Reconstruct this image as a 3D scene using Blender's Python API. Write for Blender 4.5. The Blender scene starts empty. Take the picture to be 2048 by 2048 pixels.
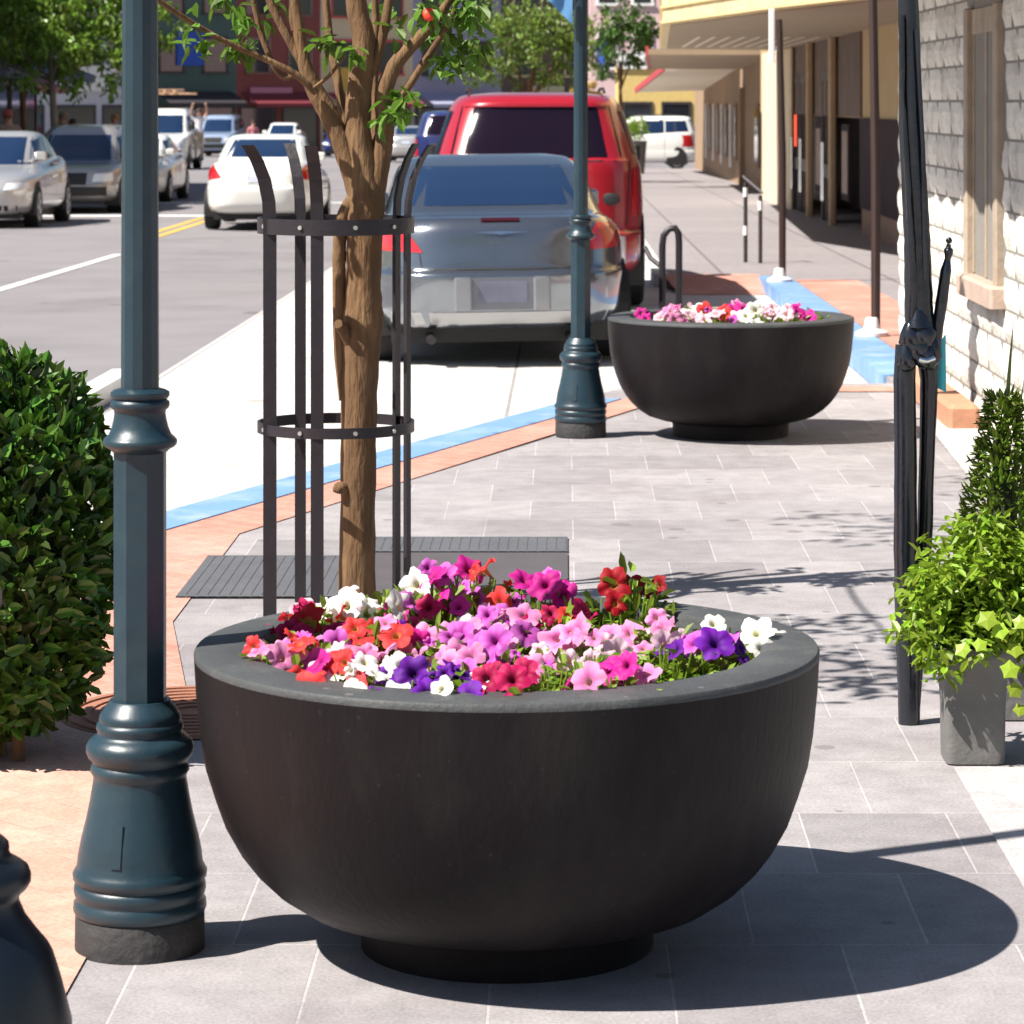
import bpy, bmesh, math, random
from mathutils import Vector, Matrix, Euler
R = math.radians
rng = random.Random(11)
SC = bpy.context.scene
COL = SC.collection
FPX, HOR, VPX, EYE = 6200.0, 203.0, 1130.0, 1.648

# ---------------------------------------------------------------- camera, sky, sun, exposure
cd = bpy.data.cameras.new('camera'); cam = bpy.data.objects.new('camera', cd); COL.objects.link(cam)
cam.location = (0, 0, EYE); cam.rotation_euler = (R(90), 0, 0)
cd.sensor_width = 36; cd.lens = FPX*36/2048
cd.shift_x = (1024-VPX)/2048; cd.shift_y = -(1024-HOR)/2048
cd.clip_end = 3000
cd.dof.use_dof = True; cd.dof.focus_distance = 7.8; cd.dof.aperture_fstop = 13
SC.camera = cam
SUN = Vector((.42, .21, -.585)).normalized()
w = bpy.data.worlds.new('World'); SC.world = w; w.use_nodes = True
nt = w.node_tree; sky = nt.nodes.new('ShaderNodeTexSky'); sky.sky_type = 'NISHITA'; sky.sun_disc = False
sky.sun_elevation = math.asin(-SUN.z); sky.sun_rotation = math.atan2(-SUN.x, -SUN.y) % (2*math.pi)
nt.links.new(sky.outputs[0], nt.nodes['Background'].inputs[0]); nt.nodes['Background'].inputs[1].default_value = .05
sl = bpy.data.lights.new('sun', 'SUN'); sl.energy = 5.0; sl.angle = R(.5); sl.color = (1, .95, .87)
so = bpy.data.objects.new('sun', sl); COL.objects.link(so); so.rotation_euler = SUN.to_track_quat('-Z', 'Y').to_euler()
so.location = (-8, -4, 14)
SC.view_settings.view_transform = 'Standard'; SC.view_settings.look = 'None'
SC.view_settings.exposure = 1.05; SC.view_settings.gamma = 1

# ---------------------------------------------------------------- helpers
def at(px, py, Y): return Vector(((px-VPX)*Y/FPX, Y, EYE-(py-HOR)*Y/FPX))
def zg(y): return 0.0 if y < 16 else -.0065*(y-16)          # the pavement falls away gently down the street
def zr(y): return zg(y)-.13                                  # the road lies a kerb lower

class MB:
    def __init__(s): s.v = []; s.f = []; s.m = []; s.att = None
    def add(s, vs, fs, mi=0):
        o = len(s.v); s.v += [tuple(v) for v in vs]
        for f in fs: s.f.append(tuple(i+o for i in f)); s.m.append(mi)
    def box(s, x0, x1, y0, y1, z0, z1, mi=0, mat=None):
        vs = [Vector((x, y, z)) for z in (z0, z1) for y in (y0, y1) for x in (x0, x1)]
        if mat: vs = [mat @ v for v in vs]
        s.add(vs, [(0, 2, 3, 1), (4, 5, 7, 6), (0, 1, 5, 4), (2, 6, 7, 3), (0, 4, 6, 2), (1, 3, 7, 5)], mi)
    def bbox(s, x0, x1, y0, y1, z0, z1, b=.01, mi=0):          # box with chamfered vertical and top edges
        prof = [(0, z0), (0, z1-b), (b, z1)]
        rings = []
        for (i, z) in prof:
            X0, X1, Y0, Y1 = x0+i, x1-i, y0+i, y1-i
            rings.append([(X0+b, Y0, z), (X1-b, Y0, z), (X1, Y0+b, z), (X1, Y1-b, z), (X1-b, Y1, z), (X0+b, Y1, z), (X0, Y1-b, z), (X0, Y0+b, z)])
        s.rings(rings, True, True, mi)
    def rings(s, rs, cap0=True, cap1=True, mi=0):
        n = len(rs[0]); o = len(s.v)
        for r in rs: s.v += [tuple(p) for p in r]
        for k in range(len(rs)-1):
            for i in range(n):
                j = (i+1) % n
                s.f.append((o+k*n+i, o+k*n+j, o+(k+1)*n+j, o+(k+1)*n+i)); s.m.append(mi)
        if cap0: s.f.append(tuple(o+i for i in reversed(range(n)))); s.m.append(mi)
        if cap1: s.f.append(tuple(o+(len(rs)-1)*n+i for i in range(n))); s.m.append(mi)
    def lathe(s, prof, n=48, c=(0, 0, 0), cap0=True, cap1=True, mi=0, flute=None):
        rs = []
        for (r, z) in prof:
            ring = []
            for i in range(n):
                a = 2*math.pi*i/n
                rr = r
                ring.append((c[0]+rr*math.cos(a), c[1]+rr*math.sin(a), c[2]+z))
            rs.append(ring)
        s.rings(rs, cap0, cap1, mi)
    def tube(s, pts, rad, n=8, mi=0, cap=True, wob=0):
        pts = [Vector(p) for p in pts]; rs = []
        prev = None
        for i, p in enumerate(pts):
            d = (pts[min(i+1, len(pts)-1)]-pts[max(i-1, 0)]).normalized()
            if prev is None:
                a = d.orthogonal().normalized()
            else:
                a = (prev-d*prev.dot(d)).normalized()
            prev = a; b = d.cross(a)
            r = rad[i] if isinstance(rad, (list, tuple)) else rad
            rs.append([p+(a*math.cos(2*math.pi*k/n)+b*math.sin(2*math.pi*k/n))*r*(1+(rng.uniform(-wob, wob) if wob else 0)) for k in range(n)])
        s.rings(rs, cap, cap, mi)
    def grid(s, pts, mi=0):                                    # pts[i][j]
        o = len(s.v); n = len(pts[0])
        for r in pts: s.v += [tuple(p) for p in r]
        for i in range(len(pts)-1):
            for j in range(n-1):
                s.f.append((o+i*n+j, o+i*n+j+1, o+(i+1)*n+j+1, o+(i+1)*n+j)); s.m.append(mi)
    def leaf(s, p, d, nrm, L, W, fold=.25):
        d = d.normalized(); sd = d.cross(nrm)
        if sd.length < 1e-4: sd = d.orthogonal()
        sd.normalize(); up = sd.cross(d)
        m = p+d*L*.45
        o = len(s.v)
        m2 = p+d*L*.72-up*L*.05; m = p+d*L*.3; tip = p+d*L-up*L*.14
        s.v += [tuple(p), tuple(m-sd*W*.46+up*W*fold), tuple(m2-sd*W*.42+up*W*fold), tuple(tip), tuple(m2+sd*W*.42+up*W*fold), tuple(m+sd*W*.46+up*W*fold)]
        s.f += [(o, o+1, o+2, o+3), (o, o+3, o+4, o+5)]; s.m += [0, 0]
    def mesh(s, name, mats, smooth=False):
        me = bpy.data.meshes.new(name); me.from_pydata(s.v, [], s.f)
        for m in (mats if isinstance(mats, (list, tuple)) else [mats]): me.materials.append(m)
        if any(s.m): me.polygons.foreach_set('material_index', s.m)
        if smooth is True: me.polygons.foreach_set('use_smooth', [True]*len(me.polygons))
        elif smooth:
            me.polygons.foreach_set('use_smooth', [True]*len(me.polygons))
            bm = bmesh.new(); bm.from_mesh(me)
            for e in bm.edges:
                if len(e.link_faces) == 2 and e.calc_face_angle(0) > R(smooth): e.smooth = False
            bm.to_mesh(me); bm.free()
        me.update()
        return me
    def build(s, name, mats, parent=None, smooth=False, loc=None):
        o = bpy.data.objects.new(name, s.mesh(name, mats, smooth)); COL.objects.link(o)
        if parent: o.parent = parent
        if loc: o.location = loc
        return o

def tag(o, label=None, cat=None, group=None, kind=None):
    if label: o['label'] = label
    if cat: o['category'] = cat
    if group: o['group'] = group
    if kind: o['kind'] = kind
    return o
def thing(name, label, cat, loc=(0, 0, 0), rz=0, group=None):
    o = bpy.data.objects.new(name, None); COL.objects.link(o); o.location = loc; o.rotation_euler = (0, 0, rz)
    o.empty_display_size = .1
    return tag(o, label, cat, group)

# ---------------------------------------------------------------- materials
def sock(n, *names):
    for k in names:
        if k in n.inputs: return n.inputs[k]
def add_spots(N, Lk, coord, csock, scale, col, size):
    """small round marks of uneven size (gum, grit, chips)"""
    v = N.new('ShaderNodeTexVoronoi'); v.inputs['Scale'].default_value = scale; Lk.new(coord, v.inputs['Vector'])
    sx = N.new('ShaderNodeSeparateColor'); Lk.new(v.outputs['Color'], sx.inputs[0])
    pw = N.new('ShaderNodeMath'); pw.operation = 'POWER'; pw.inputs[1].default_value = 4; Lk.new(sx.outputs[0], pw.inputs[0])
    mu = N.new('ShaderNodeMath'); mu.operation = 'MULTIPLY'; mu.inputs[1].default_value = size*4; Lk.new(pw.outputs[0], mu.inputs[0])
    lt = N.new('ShaderNodeMath'); lt.operation = 'LESS_THAN'; Lk.new(v.outputs['Distance'], lt.inputs[0]); Lk.new(mu.outputs[0], lt.inputs[1])
    ml = N.new('ShaderNodeMath'); ml.operation = 'MULTIPLY'; ml.inputs[1].default_value = .6; Lk.new(lt.outputs[0], ml.inputs[0])
    mx = N.new('ShaderNodeMix'); mx.data_type = 'RGBA'; mx.inputs[7].default_value = tuple(col)+(1,)
    Lk.new(ml.outputs[0], mx.inputs[0]); Lk.new(csock, mx.inputs[6]); return mx.outputs[2]
def M(name, col, rough=.6, metal=0., var=.12, vs=6., bump=0., bs=40., spec=.5, coat=0., trans=0., island=0., emit=0., stain=None, stretch=None, spots=None):
    m = bpy.data.materials.new(name); m.use_nodes = True
    t = m.node_tree; N = t.nodes; Lk = t.links
    b = N['Principled BSDF']; out = N['Material Output']
    b.inputs['Roughness'].default_value = rough; b.inputs['Metallic'].default_value = metal
    sock(b, 'Specular IOR Level').default_value = spec
    if coat: sock(b, 'Coat Weight').default_value = coat; sock(b, 'Coat Roughness').default_value = .04
    tc = N.new('ShaderNodeTexCoord'); OC = tc.outputs['Object']
    if stretch:
        mp = N.new('ShaderNodeMapping'); mp.inputs['Scale'].default_value = stretch; Lk.new(OC, mp.inputs[0]); OC = mp.outputs[0]
    ns = N.new('ShaderNodeTexNoise'); ns.inputs['Scale'].default_value = vs; ns.inputs['Detail'].default_value = 5
    Lk.new(OC, ns.inputs['Vector'])
    mx = N.new('ShaderNodeMix'); mx.data_type = 'RGBA'
    mx.inputs[6].default_value = tuple(max(0, c*(1-var*1.6)) for c in col)+(1,)
    mx.inputs[7].default_value = tuple(min(1, c*(1+var*1.6)) for c in col)+(1,)
    Lk.new(ns.outputs[0], mx.inputs[0]); csock = mx.outputs[2]
    if island:
        g = N.new('ShaderNodeNewGeometry'); hs = N.new('ShaderNodeHueSaturation')
        mr = N.new('ShaderNodeMapRange'); mr.inputs[3].default_value = 1-island; mr.inputs[4].default_value = 1+island
        Lk.new(g.outputs['Random Per Island'], mr.inputs[0]); Lk.new(mr.outputs[0], hs.inputs['Value'])
        mr2 = N.new('ShaderNodeMapRange'); mr2.inputs[3].default_value = .5-island*.05; mr2.inputs[4].default_value = .5+island*.03
        Lk.new(g.outputs['Random Per Island'], mr2.inputs[0]); Lk.new(mr2.outputs[0], hs.inputs['Hue'])
        Lk.new(csock, hs.inputs['Color']); csock = hs.outputs[0]
    if stain:
        sc_, col2, amt = stain
        n2 = N.new('ShaderNodeTexNoise'); n2.inputs['Scale'].default_value = sc_; n2.inputs['Detail'].default_value = 7; n2.inputs['Roughness'].default_value = .65
        Lk.new(OC, n2.inputs['Vector'])
        mr = N.new('ShaderNodeMapRange'); mr.inputs[1].default_value = .5; mr.inputs[2].default_value = .72; mr.inputs[4].default_value = amt
        Lk.new(n2.outputs[0], mr.inputs[0])
        m2 = N.new('ShaderNodeMix'); m2.data_type = 'RGBA'; m2.inputs[7].default_value = tuple(col2)+(1,)
        Lk.new(mr.outputs[0], m2.inputs[0]); Lk.new(csock, m2.inputs[6]); csock = m2.outputs[2]
    if spots: csock = add_spots(N, Lk, tc.outputs['Object'], csock, *spots)
    Lk.new(csock, b.inputs['Base Color'])
    if bump:
        nb = N.new('ShaderNodeTexNoise'); nb.inputs['Scale'].default_value = bs; nb.inputs['Detail'].default_value = 6
        Lk.new(OC, nb.inputs['Vector'])
        bp = N.new('ShaderNodeBump'); bp.inputs['Strength'].default_value = bump; bp.inputs['Distance'].default_value = .01
        Lk.new(nb.outputs[0], bp.inputs['Height']); Lk.new(bp.outputs[0], b.inputs['Normal'])
    if trans:
        tr = N.new('ShaderNodeBsdfTranslucent'); Lk.new(csock, tr.inputs[0])
        ms = N.new('ShaderNodeMixShader'); ms.inputs[0].default_value = trans
        Lk.new(b.outputs[0], ms.inputs[1]); Lk.new(tr.outputs[0], ms.inputs[2]); Lk.new(ms.outputs[0], out.inputs[0])
    if emit:
        sock(b, 'Emission Color').default_value = tuple(col)+(1,); sock(b, 'Emission Strength').default_value = emit
    return m
def MBRICK(name, c1, c2, mortar, bw, rh, ms, rough=.75, off=.5, rot=0., shift=(0, 0, 0), stain=(1.5, (.3, .27, .25), .35), bump=.4, spots=None):
    m = bpy.data.materials.new(name); m.use_nodes = True
    t = m.node_tree; N = t.nodes; Lk = t.links; b = N['Principled BSDF']; b.inputs['Roughness'].default_value = rough
    sock(b, 'Specular IOR Level').default_value = .3
    tc = N.new('ShaderNodeTexCoord'); mp = N.new('ShaderNodeMapping'); mp.inputs['Rotation'].default_value[2] = rot; mp.inputs['Location'].default_value = shift
    Lk.new(tc.outputs['Object'], mp.inputs[0])
    br = N.new('ShaderNodeTexBrick'); br.offset = off; br.inputs['Scale'].default_value = 1
    br.inputs['Color1'].default_value = c1+(1,); br.inputs['Color2'].default_value = c2+(1,); br.inputs['Mortar'].default_value = mortar+(1,)
    br.inputs['Mortar Size'].default_value = ms; br.inputs['Brick Width'].default_value = bw; br.inputs['Row Height'].default_value = rh
    br.inputs['Mortar Smooth'].default_value = .3
    Lk.new(mp.outputs[0], br.inputs[0])
    def noise(s, d=6):
        n = N.new('ShaderNodeTexNoise'); n.inputs['Scale'].default_value = s; n.inputs['Detail'].default_value = d; n.inputs['Roughness'].default_value = .6
        Lk.new(tc.outputs['Object'], n.inputs['Vector']); return n
    def mix(f, a, bcol, kind='MIX'):
        x = N.new('ShaderNodeMix'); x.data_type = 'RGBA'; x.blend_type = kind
        if isinstance(f, float): x.inputs[0].default_value = f
        else: Lk.new(f, x.inputs[0])
        Lk.new(a, x.inputs[6])
        if isinstance(bcol, tuple): x.inputs[7].default_value = bcol+(1,)
        else: Lk.new(bcol, x.inputs[7])
        return x.outputs[2]
    c = br.outputs[0]
    if stain:
        n1 = noise(stain[0]); mr = N.new('ShaderNodeMapRange'); mr.inputs[1].default_value = .48; mr.inputs[2].default_value = .75; mr.inputs[4].default_value = stain[2]
        Lk.new(n1.outputs[0], mr.inputs[0]); c = mix(mr.outputs[0], c, stain[1])
    n2 = noise(9); n3 = noise(120, 3)
    for nn, lo, hi in ((n2, .86, 1.12), (n3, .82, 1.18)):
        mr = N.new('ShaderNodeMapRange'); mr.inputs[1].default_value = .3; mr.inputs[2].default_value = .7; mr.inputs[3].default_value = lo; mr.inputs[4].default_value = hi
        Lk.new(nn.outputs[0], mr.inputs[0])
        hs = N.new('ShaderNodeHueSaturation'); Lk.new(mr.outputs[0], hs.inputs['Value']); Lk.new(c, hs.inputs['Color']); c = hs.outputs[0]
    if spots: c = add_spots(N, Lk, tc.outputs['Object'], c, *spots)
    Lk.new(c, b.inputs['Base Color'])
    bp = N.new('ShaderNodeBump'); bp.inputs['Strength'].default_value = bump; bp.inputs['Distance'].default_value = .006; bp.invert = True
    ad = N.new('ShaderNodeMath'); ad.operation = 'MULTIPLY_ADD'; ad.inputs[1].default_value = .25
    Lk.new(n3.outputs[0], ad.inputs[0]); Lk.new(br.outputs['Fac'], ad.inputs[2]); Lk.new(ad.outputs[0], bp.inputs['Height']); Lk.new(bp.outputs[0], b.inputs['Normal'])
    return m

m_asph = M('asphalt', (.20, .186, .194), .9, var=.1, vs=1.2, bump=.5, bs=120, stain=(.35, (.13, .12, .125), .7), spots=(1.5, (.06, .055, .055), .06))
m_conc = MBRICK('pale_concrete', (.54, .52, .50), (.50, .485, .465), (.26, .25, .24), 2.3, 3.1, .012, off=0., shift=(.33, .4, 0), stain=(.9, (.36, .345, .33), .8), spots=(2.2, (.2, .185, .175), .05))
m_pave = MBRICK('stamped_paving', (.325, .303, .308), (.245, .228, .235), (.40, .375, .375), .34, .56, .0032, shift=(.31, .1, 0), stain=(1.3, (.19, .165, .17), .75), spots=(4.5, (.14, .12, .12), .05))
m_pave2 = MBRICK('far_paving', (.27, .245, .25), (.25, .225, .232), (.15, .135, .14), 1.6, 2.4, .02, off=0., stain=(.5, (.22, .2, .2), .4))
m_slab = MBRICK('light_slab', (.44, .41, .41), (.40, .375, .375), (.55, .52, .5), 1.2, 1.2, .006, stain=(1.4, (.3, .28, .28), .5))
m_obrick = MBRICK('orange_brick', (.50, .235, .18), (.45, .205, .155), (.52, .33, .27), .2, .1, .003, rot=R(45), stain=(1.2, (.56, .36, .30), .75))
m_blue = M('blue_kerb_paint', (.15, .275, .49), .65, var=.1, vs=3, bump=.25, bs=60, stain=(3.2, (.32, .40, .50), .85), spots=(6, (.06, .09, .16), .05))
m_white = M('white_paint', (.75, .74, .72), .6, var=.05, stain=(2, (.5, .49, .48), .5))
m_yellow = M('yellow_paint', (.62, .38, .06), .6, var=.1)
m_bowl = M('bowl_fibreglass', (.0100, .0078, .0088), .52, var=.25, vs=5, bump=.16, bs=70, spec=.15, stain=(4.5, (.024, .021, .020), .75), stretch=(1, 1, .35), spots=(55, (.028, .025, .023), .05))
m_rim = M('paler_rim', (.055, .058, .06), .6, var=.2, vs=6, bump=.25, bs=90, spec=.35, stain=(9, (.11, .11, .105), .6), spots=(22, (.16, .15, .14), .05))  # paler grey than the bowl, with random stains and specks
m_soil = M('soil', (.035, .022, .015), .95, bump=1, bs=60)
m_lamp = M('green_cast_iron', (.010, .029, .042), .38, var=.25, vs=7, bump=.15, bs=25, spec=.55, stain=(6, (.03, .06, .066), .5))
m_foot = M('weathered_iron_foot', (.022, .021, .022), .75, var=.25, vs=20, bump=.4, bs=60, stain=(7, (.07, .065, .06), .5))
m_navy = M('dark_cast_iron', (.004, .008, .014), .38, var=.2, vs=8, bump=.1, bs=20)
m_iron = M('black_iron', (.018, .014, .018), .45, var=.25, vs=14, bump=.15, bs=60)
m_bolt = M('zinc_bolt', (.6, .58, .55), .35, metal=.8)
m_gloss = M('glossy_black_metal', (.006, .008, .014), .2, var=.2, vs=20, bump=.25, bs=18, spec=.7)
m_bark = M('bark', (.135, .072, .031), .9, var=.4, vs=30, bump=1.0, bs=70, stain=(16, (.25, .15, .07), .75), stretch=(1, 1, .22))
m_bark2 = M('grey_bark', (.2, .17, .15), .9, var=.25, vs=10, bump=.6, bs=30)
m_leafA = M('street_tree_leaf', (.10, .20, .02), .45, var=.2, vs=3, trans=.4, island=.5)
m_leafB = M('shrub_leaf', (.058, .13, .016), .33, var=.2, vs=6, trans=.18, island=.55)
m_leafC = M('bright_leaf', (.22, .34, .025), .42, var=.2, vs=8, trans=.4, island=.4)
m_leafD = M('dark_conifer_leaf', (.15, .23, .025), .5, var=.35, vs=10, trans=.3, island=.5)
m_leafP = M('petunia_leaf', (.20, .31, .03), .5, var=.25, vs=20, trans=.35, island=.45)
m_leafY = M('yellow_leaf', (.55, .38, .06), .5, trans=.4, island=.35)
m_core_stem = M('shade_core_and_stem', (.02, .03, .01), .95)  # near black: the shade inside foliage as a colour, also the spire's stem
m_pot = M('grey_stone_pot', (.13, .125, .12), .8, var=.15, vs=9, bump=.3, bs=50, stain=(7, (.19, .18, .17), .6))
m_stone = M('white_limestone', (.66, .63, .57), .9, var=.1, vs=4, bump=1., bs=45, island=.12, stain=(4.5, (.36, .31, .25), .8))
m_mortar = M('mortar', (.22, .2, .175), .95, bump=.5, bs=50)
m_frame = M('window_stone_trim', (.36, .29, .22), .85, var=.2, vs=6, bump=.4, bs=30, stain=(5, (.24, .16, .11), .7))
m_brown = M('brown_stone_trim', (.22, .13, .085), .8, var=.15, vs=5, bump=.3, bs=30)
m_beige = M('beige_stucco', (.40, .285, .15), .85, var=.08, vs=2, bump=.3, bs=50)
m_cream = M('cream_stucco', (.62, .50, .28), .8, var=.08, vs=2, bump=.2, bs=40, stain=(3, (.42, .30, .14), .7))
m_tan = M('tan_stucco', (.30, .20, .12), .85, var=.2, vs=1.2, bump=.3, bs=20, stain=(1.2, (.20, .13, .08), .7))
m_dwain = M('dark_tile', (.035, .022, .026), .85, var=.2, spec=.15)
m_soff = M('soffit', (.30, .225, .15), .8, var=.06, vs=1)
m_dark = M('dark_paint', (.03, .022, .022), .6, var=.2)
m_redtrim = M('red_trim', (.42, .05, .06), .6)
m_neon = M('red_neon', (1, .08, .03), .5, emit=.7)
m_glass = M('window_glass', (.012, .016, .022), .06, var=.2, vs=1, spec=.8)
m_cglass = M('car_glass', (.008, .022, .06), .04, var=.1, vs=1, spec=.8)  # blue in the base colour stands in for reflected sky
m_tint = M('tinted_glass', (.010, .006, .014), .12, var=.1, vs=1, spec=.12)
m_tyre = M('tyre_rubber', (.012, .012, .013), .85, bump=.2, bs=80)
m_rimm = M('alloy', (.45, .46, .48), .3, metal=.9)
m_black = M('black_plastic', (.012, .011, .011), .6)
m_chrome = M('chrome', (.8, .8, .82), .12, metal=1.)
m_tail = M('red_lens', (.50, .012, .018), .12, spec=.8, coat=.6)
m_taild = M('dark_red_lens', (.035, .003, .005), .15, spec=.7)
m_clear = M('clear_lens', (.7, .72, .75), .1, spec=.8)
m_amber = M('amber_lens', (.55, .16, .03), .2)
m_plate = M('plate_blank', (.5, .52, .6), .5, var=.25, vs=14)
m_cyan = M('cyan_cloth', (.10, .55, .62), .8, trans=.3)
m_skin = M('skin', (.5, .27, .18), .6)
def paint(name, c, metal=.0, rough=.28): return M(name, c, rough, metal=metal, var=.03, vs=2, spec=.5, coat=.8)
m_silver = paint('silver_blue_paint', (.235, .255, .285), .9, .2)
m_red = paint('red_paint', (.30, .006, .014))
m_cwhite = paint('white_car_paint', (.78, .77, .73))
m_champ = paint('pale_silver_paint', (.55, .54, .53), .55, .3)
m_bluegrey = paint('grey_blue_paint', (.32, .40, .55), .3)
m_navyc = paint('navy_paint', (.02, .03, .12))
m_gold = paint('dark_silver_paint', (.40, .38, .36), .5)
def cloth(n, c): return M(n, c, .85, var=.12, vs=8)

# ---------------------------------------------------------------- ground, road, pavements
def strip(name, rows, z_of, dz, mat, depth=0, kind='structure', step=4.0):
    """rows: (Y, x_left, x_right); top follows z_of(Y)+dz; depth>0 gives it sides."""
    R2 = []
    for a, b in zip(rows, rows[1:]):
        n = max(1, int(abs(b[0]-a[0])/step))
        for k in range(n): t = k/n; R2.append(tuple(a[i]+(b[i]-a[i])*t for i in range(3)))
    R2.append(rows[-1]); mb = MB()
    top = [[(x0, y, z_of(y)+dz), (x1, y, z_of(y)+dz)] for y, x0, x1 in R2]
    mb.grid(top)
    if depth:
        mb.grid([[(x0, y, z_of(y)+dz-depth), (x0, y, z_of(y)+dz)] for y, x0, x1 in R2])
        mb.grid([[(x1, y, z_of(y)+dz), (x1, y, z_of(y)+dz-depth)] for y, x0, x1 in R2])
        for y, x0, x1 in (R2[0], R2[-1]):
            z = z_of(y)+dz; mb.add([(x0, y, z-depth), (x1, y, z-depth), (x1, y, z), (x0, y, z)], [(0, 1, 2, 3)])
    o = mb.build(name, mat); o['kind'] = kind; return o

strip('ground', [(-300, -600, 600), (16, -600, 600), (1500, -600, 600)], zr, -.06, M('earth', (.25, .22, .19), .95, var=.2), step=150)
strip('road', [(-60, -13, 6), (16, -13, 6), (16.6, -13, 6), (60, -11, 6), (104, -17, 6), (190, -34, 40)], zr, 0, m_asph)
strip('parking_lane', [(4, -3.0, -1.2), (11, -2.67, .4), (17.2, -2.67, 2.2), (31.3, -2.67, 2.2), (31.4, -2.67, 1.1), (96, -2.67, 1.1)], zr, .007, m_conc, step=.6)
def kx(y):                                                    # kerb line of the bulb-out
    return -2.75 if y < 9.1 else -2.75+(y-9.1)*.3465
near = [(-30, -2.75, 8), (9.1, -2.75, 8), (17.95, kx(17.95), 8), (17.96, kx(17.95), 8), (18.3, kx(18.3), 8)]
strip('sidewalk', near, zg, 0, m_pave, depth=.4)
strip('sidewalk', [(18.301, 1.95, 8), (31.0, 1.95, 8)], zg, 0, m_pave2, depth=.4)
strip('sidewalk', [(31.001, .98, 8), (102, .98, 8)], zg, 0, m_pave2, depth=.4)
strip('sidewalk', [(30, -16, -10.3), (64, -16, -10.6), (100, -22, -16.3)], zg, 0, m_pave2, depth=.4)
def ob(y):                                                    # inner edge of the orange brick band
    P = [(-30, -.92), (7, -.92), (8.3, -1.0), (9.8, -1.24), (11.8, -1.24), (15.2, -.1), (18.0, .82)]
    for a, b in zip(P, P[1:]):
        if a[0] <= y <= b[0]: return a[1]+(b[1]-a[1])*(y-a[0])/(b[0]-a[0])
m_pbrick = MBRICK('pale_pink_brick', (.55, .32, .25), (.49, .275, .21), (.45, .27, .21), .2, .1, .003, rot=R(45), stain=(2.2, (.58, .41, .34), .7), spots=(5, (.3, .2, .16), .05))
strip('brick_paving', [(y, kx(y)+.26, ob(y)) for y in (-30, 7, 8.299)], zg, .004, m_pbrick)
ys = [8.3, 9.1, 9.8, 11, 11.8, 13, 15.2, 17.7]
strip('brick_paving', [(y, kx(y)+.26, ob(y)) for y in ys], zg, .004, m_obrick)
strip('brick_paving', [(17.701, .55, 1.9), (18.05, .68, 1.9)], zg, .004, m_obrick)
strip('brick_paving', [(18.6, 2.24, 2.85), (30.2, 2.24, 2.85)], zg, .004, m_obrick)
strip('brick_paving', [(29.8, 1.1, 1.95), (31.2, .98, 1.95)], lambda y: zr(y)+.13*min(1, max(0, (y-29.8)/1.3)), .012, m_obrick, step=.3)
strip('kerb', [(y, kx(y)+.0, kx(y)+.255) for y in (9.2, 11, 13, 15, 17.2)], zg, .008, m_blue, depth=.12)
strip('kerb', [(18.8, 1.93, 2.22), (30.9, 1.93, 2.22)], zg, .008, m_blue, depth=.12)
strip('kerb', [(17.0, -2.86, -2.72), (19.6, -2.86, -2.72)], zr, .11, m_white, depth=.2)
strip('kerb', [(31.3, .9, 1.05), (100, .9, 1.05)], zg, .003, m_conc, depth=.12)
strip('light_paving', [(3, .96, 2.1), (7.66, .96, 2.1)], zg, .004, m_slab)
strip('light_paving', [(9.2, 1.62, 2.12), (16.2, 1.86, 2.12)], zg, .004, m_slab)
strip('lane_line', [(8, -5.68, -5.56), (39, -5.68, -5.56)], zr, .006, m_white)
strip('centre_line', [(45, -6.22, -6.1), (54, -6.36, -6.24)], zr, .006, m_yellow)
strip('centre_line', [(45, -5.98, -5.86), (54, -6.12, -6.0)], zr, .006, m_yellow)
strip('stop_line', [(54.6, -9.5, -2.7), (55.4, -9.5, -2.7)], zr, .006, m_white)
strip('stop_line', [(63.5, -9.5, -2.7), (64.1, -9.5, -2.7)], zr, .006, m_white)

# ---------------------------------------------------------------- planters with petunias
PROF = [(0, .286), (.05, .287), (.066, .292), (.072, .31), (.079, .352), (.098, .412), (.13, .46), (.165, .496), (.2, .523), (.25, .551), (.3, .569), (.36, .588), (.42, .598), (.5, .606), (.57, .61)]
def planter(label, X, Y):
    t = thing('flower_planter', label, 'planter', (X, Y, 0), 0, 'bowl planters on the pavement')
    mb = MB()
    mb.lathe([(r, z) for z, r in PROF], 96, cap0=True, cap1=False)
    mb.build('bowl', m_bowl, t, smooth=50)
    mb = MB(); mb.lathe([(.61, .5701), (.6105, .578), (.607, .584), (.6, .586), (.507, .588), (.499, .585), (.495, .575), (.485, .49)], 96, cap0=False, cap1=False)
    mb.build('rim', m_rim, t, smooth=35)
    s = MB(); s.lathe([(.487, .50), (.3, .515), (.1, .52)], 40, cap0=False); s.build('soil', m_soil, t, smooth=True)
    return t
P1 = (-.113, 6.075); P2 = (.82, 15.35)
planter('near dark brown bowl planter full of red, pink, white and purple petunias', *P1)
planter('farther dark brown bowl planter of pink petunias, beside the middle lamp post', *P2)

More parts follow.
